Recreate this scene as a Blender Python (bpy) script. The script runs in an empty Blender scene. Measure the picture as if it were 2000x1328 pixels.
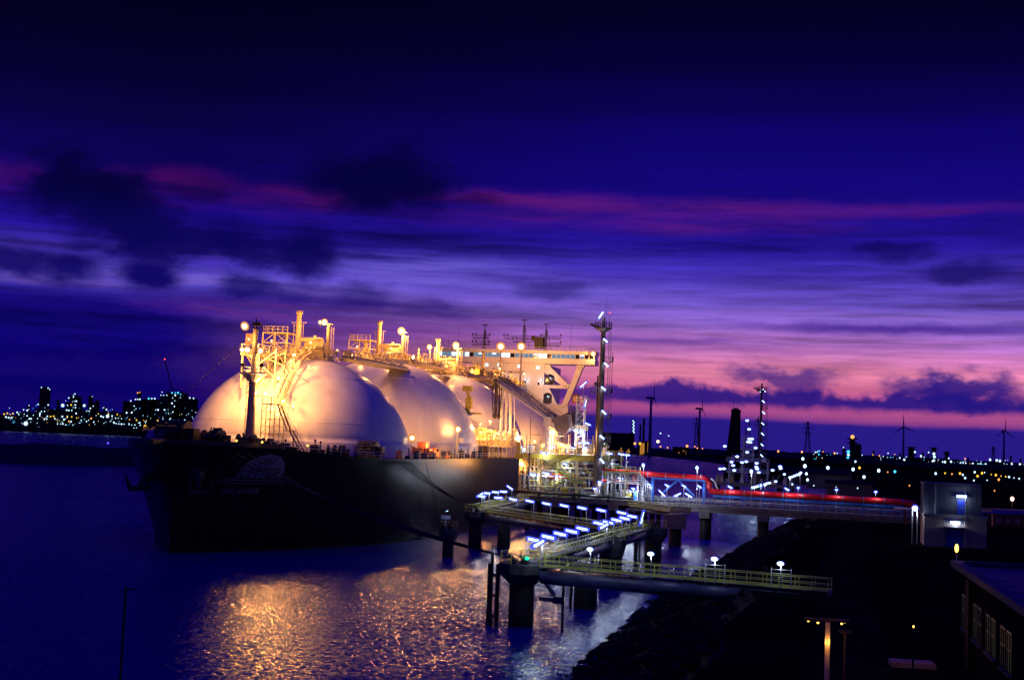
import bpy, math, random
from mathutils import Vector, Matrix
random.seed(7)
S = bpy.context.scene
COL = S.collection
R = math.radians
# ------------------------------------------------------------------ camera
CAM_H = 19.2
PITCH, ROLL, FPX = R(4.48), R(2.3), 2500.0
cd = bpy.data.cameras.new('camera'); cd.sensor_width = 36.0; cd.lens = 36.0*FPX/2000.0
cd.clip_start = 0.5; cd.clip_end = 30000.0
cam = bpy.data.objects.new('camera', cd); COL.objects.link(cam)
CM = Matrix.Rotation(math.pi/2+PITCH, 3, 'X') @ Matrix.Rotation(ROLL, 3, 'Z')
cam.matrix_world = Matrix.Translation((0, 0, CAM_H)) @ CM.to_4x4()
S.camera = cam
# ------------------------------------------------------------------ exposure
S.view_settings.view_transform = 'Standard'; S.view_settings.look = 'None'
S.view_settings.exposure = 0.0; S.view_settings.gamma = 1.0
S.view_settings.use_curve_mapping = False
S.render.engine = 'CYCLES'
S.cycles.use_denoising = True
S.cycles.use_adaptive_sampling = True; S.cycles.adaptive_threshold = .015; S.cycles.adaptive_min_samples = 8
S.cycles.max_bounces = 3; S.cycles.diffuse_bounces = 1; S.cycles.glossy_bounces = 2
S.cycles.sample_clamp_indirect = 4.0; S.cycles.sample_clamp_direct = 0.0
S.cycles.caustics_reflective = False; S.cycles.caustics_refractive = False

def lin(c):
    out = []
    for v in c[:3]:
        v = v/255.0
        out.append(v/12.92 if v <= 0.04045 else ((v+0.055)/1.055)**2.4)
    return (out[0], out[1], out[2], 1.0)

# ------------------------------------------------------------------ dusk sky
W_ = bpy.data.worlds.new('World'); S.world = W_; W_.use_nodes = True
def build_sky():
    nt = W_.node_tree; nt.nodes.clear(); N = nt.nodes; L = nt.links
    def put(sock, v):
        if hasattr(v, 'is_linked') or isinstance(v, bpy.types.NodeSocket): L.new(v, sock)
        else: sock.default_value = v
    def m(op, a, b=None, c=None, clamp=False):
        n = N.new('ShaderNodeMath'); n.operation = op; n.use_clamp = clamp
        put(n.inputs[0], a)
        if b is not None: put(n.inputs[1], b)
        if c is not None: put(n.inputs[2], c)
        return n.outputs[0]
    def ss(v, lo, hi):                      # smooth step lo -> hi gives 0 -> 1
        n = N.new('ShaderNodeMapRange'); n.interpolation_type = 'SMOOTHSTEP'
        put(n.inputs['Value'], v); put(n.inputs['From Min'], lo); put(n.inputs['From Max'], hi)
        return n.outputs['Result']
    def xyz(x, y, z=0.0):
        n = N.new('ShaderNodeCombineXYZ'); put(n.inputs[0], x); put(n.inputs[1], y); put(n.inputs[2], z); return n.outputs[0]
    def noise(vec, scale, detail=4.0, rough=0.55, dist=0.0):
        n = N.new('ShaderNodeTexNoise'); L.new(vec, n.inputs['Vector'])
        n.inputs['Scale'].default_value = scale; n.inputs['Detail'].default_value = detail
        n.inputs['Roughness'].default_value = rough; n.inputs['Distortion'].default_value = dist
        return n.outputs[0]
    def ramp(f, stops):
        n = N.new('ShaderNodeValToRGB'); L.new(f, n.inputs[0]); e = n.color_ramp.elements
        n.color_ramp.interpolation = 'EASE'
        for i, (p, c) in enumerate(stops):
            el = e[i] if i < 2 else e.new(p)
            el.position = p; el.color = lin(c)
        return n.outputs[0]
    def mix(f, a, b, mode='MIX'):
        n = N.new('ShaderNodeMix'); n.data_type = 'RGBA'; n.blend_type = mode
        put(n.inputs[0], f); put(n.inputs[6], a); put(n.inputs[7], b); return n.outputs[2]
    tc = N.new('ShaderNodeTexCoord'); sp = N.new('ShaderNodeSeparateXYZ'); L.new(tc.outputs['Generated'], sp.inputs[0])
    az = m('ARCTAN2', sp.outputs[0], sp.outputs[1]); el = m('ARCSINE', sp.outputs[2])
    a = m('MULTIPLY', az, 25.0); e = m('MULTIPLY', el, 25.0)      # units of 1/25 radian
    # wrap-free far noise coordinates: use the direction itself, stretched
    warp = noise(xyz(m('MULTIPLY', a, .8), m('MULTIPLY', e, 1.5)), 1.0, 4.0, .62)
    warp2 = noise(xyz(m('ADD', m('MULTIPLY', a, .8), 31.0), m('MULTIPLY', e, 1.5)), 1.0, 4.0, .62)
    slow = noise(xyz(m('MULTIPLY', a, .12), m('MULTIPLY', e, .3)), 1.0, 2.0, .5)
    ew = m('ADD', e, m('MULTIPLY', m('SUBTRACT', slow, .5), .55))
    fe = m('DIVIDE', ew, 40.0, None, True)
    HI = [(12.5, (7,2,66)), (17, (12,4,124)), (24, (13,4,172)), (40, (13,4,180))]  # sky above the view, brightened blue as fill light for shaded sides
    right = ramp(fe, [(p/40.0, c) for p, c in [(0, (38,24,132)), (.45, (42,26,138)), (.62, (160,72,140)), (.85, (188,84,142)), (1.0, (206,98,148)),
                      (1.45, (230,130,166)), (1.75, (208,122,182)), (2.1, (166,106,192)), (2.5, (132,96,196)), (2.9, (96,72,186)), (3.4, (62,44,166)), (3.9, (34,19,140)),
                      (4.3, (28,13,132)), (5.1, (19,6,120)), (5.9, (15,4,106)), (6.6, (10,2,78)), (7.4, (6,1,52)), (8.3, (4,1,36)), (10, (3,1,26))]+HI])
    left = ramp(fe, [(p/40.0, c) for p, c in [(0, (10,2,98)), (1.2, (12,2,102)), (2.0, (17,6,112)), (2.45, (24,10,118)), (2.64, (72,58,170)), (2.85, (82,66,178)),
                     (3.2, (60,42,162)), (3.6, (30,15,132)), (4.1, (21,8,116)), (5.0, (13,3,84)), (5.8, (9,2,62)), (6.6, (6,1,46)), (7.6, (4,1,33)), (8.6, (3,0,25)), (10, (2,0,20))]+HI])
    side = ss(m('ADD', a, m('MULTIPLY', m('SUBTRACT', warp, .5), 2.5)), -7.0, 3.8)
    # the sun has gone down beyond the right-hand shore: the far side of the sky stays like the left
    back = ss(m('ABSOLUTE', m('SUBTRACT', a, 6.0)), 30.0, 55.0)
    side = m('MULTIPLY', side, m('SUBTRACT', 1.0, back))
    col = mix(side, left, right)
    def blobmask(P, px, py, rx, ry, s, lo=.1, hi=1.3):
        hy = 820+.04*px
        a0 = 25*math.atan((px-1000)/2500.0); e0 = 25*math.atan((hy-py)/2500.0)
        v = N.new('ShaderNodeVectorMath'); v.operation = 'SUBTRACT'; L.new(P, v.inputs[0]); v.inputs[1].default_value = (a0, e0, 0)
        w = N.new('ShaderNodeVectorMath'); w.operation = 'MULTIPLY'; L.new(v.outputs[0], w.inputs[0]); w.inputs[1].default_value = (100.0/rx, 100.0/ry, 0)
        d = N.new('ShaderNodeVectorMath'); d.operation = 'LENGTH'; L.new(w.outputs[0], d.inputs[0])
        return m('MULTIPLY', m('SUBTRACT', 1.0, ss(d.outputs['Value'], lo, hi)), s)
    def over(masks):
        acc = None
        for v in masks: acc = v if acc is None else m('SUBTRACT', 1.0, m('MULTIPLY', m('SUBTRACT', 1.0, acc), m('SUBTRACT', 1.0, v)))
        return acc
    aw1 = m('MULTIPLY', m('SUBTRACT', warp, .5), 1.0); ew1 = m('MULTIPLY', m('SUBTRACT', warp2, .5), 1.0)
    soft = xyz(m('ADD', a, m('MULTIPLY', aw1, 3.0)), m('ADD', e, m('MULTIPLY', ew1, .22)))      # gently drawn-out coordinates for streaks
    puff = xyz(m('ADD', a, m('MULTIPLY', aw1, 1.9)), m('ADD', e, m('MULTIPLY', ew1, 1.35)))     # torn coordinates for cumulus
    # long thin streaks of high cloud
    st = noise(xyz(m('MULTIPLY', a, .14), m('ADD', m('MULTIPLY', e, 2.2), m('MULTIPLY', warp, .5))), 1.0, 4.0, .6)
    st2 = noise(xyz(m('ADD', m('MULTIPLY', a, .38), 17.0), m('ADD', m('MULTIPLY', e, 7.0), warp2)), 1.0, 3.0, .6)
    stv = m('ADD', m('MULTIPLY', st, .62), m('MULTIPLY', st2, .38))
    stmask = m('MULTIPLY', ss(e, .9, 1.8), m('SUBTRACT', 1.0, ss(e, 3.6, 5.6)))
    gain = m('ADD', 1.0, m('MULTIPLY', m('MULTIPLY', m('SUBTRACT', stv, .5), 3.6), m('ADD', .12, m('MULTIPLY', stmask, .88))))
    gain = m('MAXIMUM', gain, .35)
    gv = N.new('ShaderNodeVectorMath'); gv.operation = 'SCALE'; L.new(col, gv.inputs[0]); L.new(gain, gv.inputs['Scale'])
    col = gv.outputs[0]
    # thin lit veils between the clouds
    glowm = over([blobmask(soft, *b) for b in [(830,530,270,38,.85), (660,572,190,18,.7), (1150,580,260,30,.6), (430,556,270,12,.75), (90,562,190,10,.6), (1880,636,330,14,.7), (1300,640,300,18,.35), (1650,700,260,14,.4)]])
    col = mix(m('MULTIPLY', glowm, m('ADD', .1, m('MULTIPLY', ss(stv, .38, .62), .9))), col, ramp(m('DIVIDE', e, 10.0, None, True), [(0, (226,130,170)), (.16, (224,138,180)), (.24, (150,108,205)), (.30, (112,96,208)), (1, (100,90,200))]))
    # magenta evening streaks across the upper sky, and faint ones lower on the left
    pn = noise(xyz(m('ADD', m('MULTIPLY', a, .25), 5.0), m('ADD', m('MULTIPLY', e, 2.6), warp2)), 1.0, 3.0, .6)
    pm_ = over([blobmask(soft, *b, .0, 1.15) for b in [(330,376,130,46,.72), (560,398,170,40,.72), (-30,375,100,46,.5), (1020,386,330,26,.7), (1330,408,340,26,.66), (930,426,260,22,.62), (1300,440,440,24,.55), (1780,430,420,18,.45)]])
    col = mix(m('MULTIPLY', pm_, m('ADD', .12, m('MULTIPLY', ss(pn, .34, .62), .52))), col, mix(side, lin((100,16,84)), lin((124,34,122))))
    pm2 = over([blobmask(soft, *b, .0, 1.2) for b in [(560,612,330,26,.55), (760,640,300,40,.5), (380,600,150,10,.3)]])
    col = mix(m('MULTIPLY', pm2, ss(pn, .30, .60)), col, lin((112,50,148)))
    # thin dark bars of cloud low in the right-hand sky
    bars = over([blobmask(soft, *b) for b in [(1740,651,420,15,.85), (1330,668,230,10,.6), (1500,690,260,9,.4), (480,585,420,14,.5)]])
    col = mix(bars, col, mix(ss(e, 1.6, 2.8), lin((92,46,150)), lin((48,26,142))))
    # cumulus: single dark clouds drifting low, edges torn by noise
    blobs = [(140,390,125,72,.97), (225,440,125,70,.95), (345,482,190,38,.85), (725,352,155,74,.92), (590,500,66,58,.95), (485,507,95,32,.7),
             (430,452,60,24,.55), (285,545,62,38,1.0), (130,540,66,36,.97), (12,530,74,28,.92), (470,566,60,26,.85), (565,572,70,18,.5), (700,580,66,28,.6),
             (850,606,80,18,.4), (1070,562,80,24,.55), (1740,507,75,22,.6), (1880,548,75,24,.65), (375,380,70,22,.5), (925,392,60,16,.5),
             (1530,737,110,26,.8), (1880,772,130,36,.95), (1800,770,60,24,.6)]
    puff2 = xyz(m('ADD', a, m('MULTIPLY', aw1, 1.0)), m('ADD', e, m('MULTIPLY', ew1, .75)))     # less torn, for the small ones
    acc = over([blobmask(puff if b[2] > 90 else puff2, *b, .4, 1.3) for b in blobs])
    cc = ramp(m('DIVIDE', e, 10.0, None, True), [(0, (30,18,122)), (.10, (32,20,126)), (.20, (44,28,140)), (.27, (18,9,102)), (.36, (11,5,82)), (.45, (5,2,54)), (1, (4,1,48))])
    col = mix(acc, col, cc)
    # bank of cumulus along the horizon and the haze under it
    tn = noise(xyz(m('MULTIPLY', a, 1.15), m('MULTIPLY', e, 1.2), 4.0), 1.0, 5.0, .6)
    tn2 = noise(xyz(m('MULTIPLY', a, .35), 2.0, 9.0), 1.0, 2.0, .5)
    top = m('ADD', .72, m('ADD', m('MULTIPLY', tn, .85), m('MULTIPLY', m('SUBTRACT', tn2, .5), .35)))
    band = m('MULTIPLY', m('SUBTRACT', 1.0, ss(m('SUBTRACT', e, top), -.08, .12)), ss(m('ADD', e, m('MULTIPLY', m('SUBTRACT', tn, .5), .3)), .74, .92))
    col = mix(m('MULTIPLY', band, m('ADD', .2, m('MULTIPLY', side, .76))), col, lin((35,22,128)))
    hz = m('SUBTRACT', 1.0, ss(m('ADD', e, m('MULTIPLY', m('SUBTRACT', tn, .5), .16)), .50, .60))
    col = mix(m('MULTIPLY', hz, m('ADD', .1, m('MULTIPLY', side, .85))), col, lin((40,26,132)))
    bg = N.new('ShaderNodeBackground'); L.new(col, bg.inputs[0]); bg.inputs[1].default_value = 1.0
    out = N.new('ShaderNodeOutputWorld'); L.new(bg.outputs[0], out.inputs[0])
build_sky()
try: W_.cycles.sampling_method = 'NONE'
except Exception: pass

# ------------------------------------------------------------------ frames
A = R(14.0)
O = Vector((-39.5, 244.0, 0)); U = Vector((math.sin(A), math.cos(A), 0)); V = Vector((math.cos(A), -math.sin(A), 0))
def F(u, v, z): return O + U*u + V*v + Vector((0, 0, z))          # u aft along the berth, v away from the ship, z up
def ray(px, py): return CM @ Vector(((px-1000)/FPX, -(py-664)/FPX, -1.0))
C0 = Vector((0, 0, CAM_H))
def atz(px, py, z): d = ray(px, py); return C0 + d*((z-CAM_H)/d.z)
def atD(px, py, D): d = ray(px, py); return C0 + d*(D/d.y)
def uvz(p): r = p-O; return (r.dot(U), r.dot(V), p.z)
def atu(px, py, u): d = ray(px, py); return uvz(C0 + d*((u-(C0-O).dot(U))/d.dot(U)))

# ------------------------------------------------------------------ mesh helpers
class MB:
    def __init__(s): s.v = []; s.f = []
    def add(s, vs, fs):
        k = len(s.v); s.v += [tuple(p) for p in vs]; s.f += [tuple(i+k for i in f) for f in fs]; return s
    def box(s, x0, x1, y0, y1, z0, z1):
        vs = [(x, y, z) for z in (z0, z1) for y in (y0, y1) for x in (x0, x1)]
        return s.add(vs, [(0,2,3,1), (4,5,7,6), (0,1,5,4), (2,6,7,3), (0,4,6,2), (1,3,7,5)])
    def frame(s, p, q):
        p, q = Vector(p), Vector(q); d = (q-p).normalized()
        up = Vector((0,0,1)) if abs(d.z) < .95 else Vector((0,1,0))
        x = d.cross(up).normalized(); y = x.cross(d).normalized(); return p, q, x, y
    def beam(s, p, q, w, h=None):
        h = h or w; p, q, x, y = s.frame(p, q); c = []
        for o in (p, q):
            for sx, sy in ((-1,-1), (1,-1), (1,1), (-1,1)): c.append(o + x*(sx*w/2) + y*(sy*h/2))
        return s.add(c, [(0,3,2,1), (4,5,6,7), (0,1,5,4), (1,2,6,5), (2,3,7,6), (3,0,4,7)])
    def cyl(s, p, q, r, r2=None, n=8, caps=True):
        r2 = r if r2 is None else r2; p, q, x, y = s.frame(p, q); c = []
        for o, rr in ((p, r), (q, r2)):
            for i in range(n):
                t = 2*math.pi*i/n; c.append(o + x*(rr*math.cos(t)) + y*(rr*math.sin(t)))
        fs = [(i, (i+1) % n, n+(i+1) % n, n+i) for i in range(n)]
        if caps: fs += [tuple(range(n-1, -1, -1)), tuple(range(n, 2*n))]
        return s.add(c, fs)
    def tube(s, pts, r, n=6):
        for i in range(len(pts)-1): s.cyl(pts[i], pts[i+1], r, r, n)
        return s
    def pipe(s, pts, r, n=8):                      # one swept skin along the path
        P = [Vector(p) for p in pts]; rings = []
        for i, p in enumerate(P):
            d = (P[min(i+1, len(P)-1)]-P[max(i-1, 0)]).normalized()
            up = Vector((0,0,1)) if abs(d.z) < .95 else Vector((0,1,0))
            x = d.cross(up).normalized(); y = x.cross(d).normalized()
            rings.append([p + x*(r*math.cos(2*math.pi*k/n)) + y*(r*math.sin(2*math.pi*k/n)) for k in range(n)])
        vs = [q for g in rings for q in g]; fs = []
        for i in range(len(P)-1):
            for k in range(n): fs.append((i*n+k, i*n+(k+1) % n, (i+1)*n+(k+1) % n, (i+1)*n+k))
        fs += [tuple(range(n-1, -1, -1)), tuple((len(P)-1)*n+k for k in range(n))]
        return s.add(vs, fs)
    def lathe(s, prof, cx=0, cy=0, n=32, cap=True):
        vs = []; fs = []
        for r, z in prof:
            for i in range(n):
                t = 2*math.pi*i/n; vs.append((cx+r*math.cos(t), cy+r*math.sin(t), z))
        for j in range(len(prof)-1):
            for i in range(n): fs.append((j*n+i, j*n+(i+1) % n, (j+1)*n+(i+1) % n, (j+1)*n+i))
        if cap:
            fs.append(tuple(range(n-1, -1, -1))); k = (len(prof)-1)*n; fs.append(tuple(k+i for i in range(n)))
        return s.add(vs, fs)
    def ball(s, c, r, n=10, m=6, sq=(1,1,1)):
        vs = [(c[0], c[1], c[2]+r*sq[2])]; fs = []
        for j in range(1, m):
            ph = math.pi*j/m
            for i in range(n):
                t = 2*math.pi*i/n; vs.append((c[0]+r*sq[0]*math.sin(ph)*math.cos(t), c[1]+r*sq[1]*math.sin(ph)*math.sin(t), c[2]+r*sq[2]*math.cos(ph)))
        vs.append((c[0], c[1], c[2]-r*sq[2])); last = len(vs)-1
        for i in range(n): fs.append((0, 1+i, 1+(i+1) % n)); fs.append((last, 1+(m-2)*n+(i+1) % n, 1+(m-2)*n+i))
        for j in range(m-2):
            for i in range(n): fs.append((1+j*n+i, 1+(j+1)*n+i, 1+(j+1)*n+(i+1) % n, 1+j*n+(i+1) % n))
        return s.add(vs, fs)
    def prism(s, poly, axis, lo, hi):              # polygon in the two other axes, extruded along axis ('x','y','z')
        def mk(a, b, t): return {'x': (t, a, b), 'y': (a, t, b), 'z': (a, b, t)}[axis]
        n = len(poly); vs = [mk(a, b, lo) for a, b in poly]+[mk(a, b, hi) for a, b in poly]
        return s.add(vs, [tuple(range(n-1, -1, -1)), tuple(range(n, 2*n))]+[(i, (i+1) % n, n+(i+1) % n, n+i) for i in range(n)])
    def rail(s, pts, h=1.1, step=1.5, r=.035, rails=(1.0, .5), n=4):   # posts and rails along a polyline
        for i in range(len(pts)-1):
            p, q = Vector(pts[i]), Vector(pts[i+1]); ln = (q-p).length; k = max(1, int(round(ln/step)))
            for j in range(k+1):
                b = p.lerp(q, j/k); s.cyl(b, b+Vector((0,0,h)), r, r, n, False)
            for f in rails:
                o = Vector((0,0,h*f)); s.cyl(p+o, q+o, r, r, n, False)
        return s
    def build(s, name, mat, parent=None, smooth=False, loc=None):
        me = bpy.data.meshes.new(name); me.from_pydata(s.v, [], s.f)
        if smooth: me.shade_smooth()
        me.materials.append(mat)
        me.update()
        o = bpy.data.objects.new(name, me); COL.objects.link(o)
        if parent is not None: o.parent = parent
        if loc is not None: o.location = loc
        return o
def fixn(o):
    import bmesh
    bm = bmesh.new(); bm.from_mesh(o.data); bmesh.ops.recalc_face_normals(bm, faces=bm.faces); bm.to_mesh(o.data); bm.free(); return o
def tag(o, label, cat, group=None, kind=None):
    if label: o['label'] = label
    if cat: o['category'] = cat
    if group: o['group'] = group
    if kind: o['kind'] = kind
    return o
def thing(name, label, cat, loc=(0,0,0), rz=0.0, group=None):
    o = bpy.data.objects.new(name, None); COL.objects.link(o); o.location = loc; o.rotation_euler = (0, 0, rz)
    return tag(o, label, cat, group)
def jthing(name, label, cat, u, v, z, group=None, rz=0.0):       # local x runs along v, local y along u
    return thing(name, label, cat, F(u, v, z), -A+rz, group)
ORD = ['first','second','third','fourth','fifth','sixth','seventh','eighth','ninth','tenth','eleventh','twelfth']

# ------------------------------------------------------------------ materials
def mat(name, col, rough=.5, metal=0.0, var=.25, scale=1.5, bump=0.0, emis=None, es=0.0, streak=False, spec=.5):
    mt = bpy.data.materials.new(name); mt.use_nodes = True; nt = mt.node_tree; N = nt.nodes; L = nt.links
    b = N['Principled BSDF']; c = lin(col) if max(col) > 1.001 else (*col[:3], 1)
    tc = N.new('ShaderNodeTexCoord'); nz = N.new('ShaderNodeTexNoise'); nz.inputs['Scale'].default_value = scale; nz.inputs['Detail'].default_value = 5
    if streak:
        mp = N.new('ShaderNodeMapping'); mp.inputs['Scale'].default_value = (1, 1, .06); L.new(tc.outputs['Object'], mp.inputs[0]); L.new(mp.outputs[0], nz.inputs['Vector'])
    else: L.new(tc.outputs['Object'], nz.inputs['Vector'])
    rp = N.new('ShaderNodeValToRGB'); L.new(nz.outputs[0], rp.inputs[0])
    rp.color_ramp.elements[0].position = .3; rp.color_ramp.elements[1].position = .7
    rp.color_ramp.elements[0].color = (c[0]*(1-var), c[1]*(1-var), c[2]*(1-var), 1)
    rp.color_ramp.elements[1].color = (min(1, c[0]*(1+var*.6)), min(1, c[1]*(1+var*.6)), min(1, c[2]*(1+var*.6)), 1)
    L.new(rp.outputs[0], b.inputs['Base Color'])
    mr = N.new('ShaderNodeMapRange'); L.new(nz.outputs[0], mr.inputs[0]); mr.inputs['To Min'].default_value = max(0, rough-.1); mr.inputs['To Max'].default_value = min(1, rough+.12)
    L.new(mr.outputs[0], b.inputs['Roughness']); b.inputs['Metallic'].default_value = metal; b.inputs['Specular IOR Level'].default_value = spec
    if bump:
        bp = N.new('ShaderNodeBump'); bp.inputs['Strength'].default_value = bump; bp.inputs['Distance'].default_value = .1
        L.new(nz.outputs[0], bp.inputs['Height']); L.new(bp.outputs[0], b.inputs['Normal'])
    if emis:
        b.inputs['Emission Color'].default_value = (*emis, 1); b.inputs['Emission Strength'].default_value = es
        mt.cycles.emission_sampling = 'NONE'
    return mt
M = {}
M['white'] = mat('ship_white_paint', (.80,.78,.74), .34, var=.06, scale=.3)
M['dome'] = mat('tank_cover_paint', (.78,.76,.73), .32, var=.13, scale=.45, streak=True)
M['hull'] = mat('hull_black_paint', (.045,.042,.045), .38, var=.5, scale=.8, streak=True)
M['hullmid'] = mat('hull_worn_paint', (.012,.010,.011), .32, spec=.22, var=.6, bump=.08, scale=.9, streak=True)
M['deck'] = mat('deck_red_brown', (.10,.05,.035), .7, scale=.6)
M['dark'] = mat('dark_machinery', (.02,.019,.019), .5, scale=2)
M['rust'] = mat('rust_red_paint', (.22,.05,.03), .55, scale=2)
M['buff'] = mat('buff_paint', (.70,.56,.28), .45, var=.15, scale=1)
M['steel'] = mat('galvanised_steel', (.42,.43,.45), .42, metal=.55, scale=2)
M['pale'] = mat('pale_grey_steel', (.52,.52,.54), .45, var=.2, scale=1.2, streak=True)
M['yellow'] = mat('safety_yellow', (.68,.56,.06), .5, var=.25, scale=2)
M['ygreen'] = mat('yellow_green_rail', (.46,.48,.08), .5, var=.25, scale=2)
M['capdark'] = mat('stained_concrete', (.085,.085,.08), .9, var=.45, scale=.8, bump=.3, spec=.1)
M['concrete'] = mat('concrete', (.20,.19,.18), .85, var=.35, scale=.7, bump=.3)
M['pile'] = mat('tarred_pile', (.035,.033,.033), .7, spec=.08, var=.5, scale=.9, streak=True)
M['blue'] = mat('blue_steel', (.03,.14,.55), .45, var=.2, scale=1)
M['girder'] = mat('grey_blue_girder', (.055,.06,.13), .4, var=.25, scale=.8)
M['cweight'] = mat('counterweight_steel', (.10,.09,.13), .7, var=.5, scale=2.5, bump=.5)
M['grate'] = mat('walkway_grating', (.40,.41,.42), .6, var=.3, scale=4)
M['red'] = mat('red_pipe_paint', (.80,.012,.015), .35, var=.2, scale=.8)
M['mast'] = mat('mast_dark_steel', (.07,.05,.05), .45, var=.4, scale=1.5, streak=True)
M['black'] = mat('black_rubber', (.012,.012,.014), .7)
M['rope'] = mat('mooring_rope', (.02,.018,.017), .8)
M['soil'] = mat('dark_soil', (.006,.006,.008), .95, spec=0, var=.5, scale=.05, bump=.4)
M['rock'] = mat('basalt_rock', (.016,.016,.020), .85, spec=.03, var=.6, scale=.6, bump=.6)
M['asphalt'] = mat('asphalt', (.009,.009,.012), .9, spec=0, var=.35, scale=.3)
M['farland'] = mat('far_shore', (.030,.030,.055), .95, spec=0, var=.4, scale=.01)  # blue of distance haze is mixed into this colour
M['farsteel'] = mat('far_plant_steel', (.022,.022,.035), .9, spec=0, var=.4, scale=.05)
M['brick'] = mat('pale_wall_cladding', (.36,.26,.20), .75, var=.2, scale=1.2)
M['clad'] = mat('grey_wall_cladding', (.10,.105,.14), .8, spec=.04, var=.15, scale=.8)
M['door'] = mat('blue_door_paint', (.02,.05,.45), .4, var=.15)
M['turb'] = mat('turbine_white', (.20,.20,.22), .5, var=.05)
M['glass'] = mat('dark_glass', (.015,.017,.025), .08, var=.1)
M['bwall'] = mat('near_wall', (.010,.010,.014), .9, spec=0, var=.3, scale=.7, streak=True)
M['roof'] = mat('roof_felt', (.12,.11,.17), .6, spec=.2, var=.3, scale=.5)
M['logo'] = mat('faded_white_lettering', (.24,.24,.27), .5, var=.25, scale=2)
M['logo_dark'] = mat('dark_lettering', (.02,.02,.025), .5)
def glow(name, c, s): return mat(name, (.02,.02,.02), .5, emis=c, es=s, spec=.1)
M['warm'] = glow('lamp_warm', (1,.66,.28), 7)
M['warmrim'] = glow('lamp_warm_halo', (1,.36,.09), .85)  # emits the orange glare halo round the warm lamps
M['warm_small'] = glow('lamp_amber', (1,.50,.08), 5)
M['cold'] = glow('lamp_cold', (.50,.78,1), 3.2)
M['coldrim'] = glow('lamp_cold_fringe', (.06,.08,1), 1.1)  # blue glow round the cold lamps imitates the fringe of their glare
M['far_w'] = glow('far_lamp_white', (.48,.74,1), 2.0)
M['far_y'] = glow('far_lamp_yellow', (1,.56,.05), 1.4)
M['far_o'] = glow('far_lamp_orange', (1,.34,.08), 2.0)
M['far_c'] = glow('far_lamp_cyan', (.05,.55,1), 2.0)
M['pink'] = glow('lamp_pinkish', (1,.45,.35), 3.5)
M['redlamp'] = glow('lamp_red', (1,.05,.05), 4)
M['green'] = glow('lamp_green', (.0,.9,.35), 2)
M['win_a'] = glow('lit_window_bright', (.62,.92,1), 1.5)
M['win_b'] = glow('lit_window_dim', (.22,.42,.60), .55)
M['win_c'] = glow('lit_window_warm', (.9,.72,.35), .6)
M['win_g'] = glow('lit_window_green', (.45,.62,.40), .045)
M['shedlit'] = glow('lit_shed_wall_glow', (1,.42,.07), .42)  # glow stands in for lamplight falling on the shed walls
LIGHTS = 0
def lamp_light(loc, power, col, parent=None, size=.3, spot=None):
    global LIGHTS
    LIGHTS += 1
    if spot:
        d = bpy.data.lights.new('lamp_light', 'SPOT'); d.spot_size = spot[1]; d.spot_blend = .8
    else: d = bpy.data.lights.new('lamp_light', 'POINT')
    d.energy = power; d.color = col; d.shadow_soft_size = size
    o = bpy.data.objects.new('lamp_light', d); COL.objects.link(o); o.location = loc
    if parent is not None: o.parent = parent
    if spot: o.rotation_euler = Vector(spot[0]).to_track_quat('-Z', 'Y').to_euler()
    return o
WARM = (1.0, .405, .10); COLD = (.70, .80, 1.0)
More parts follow.
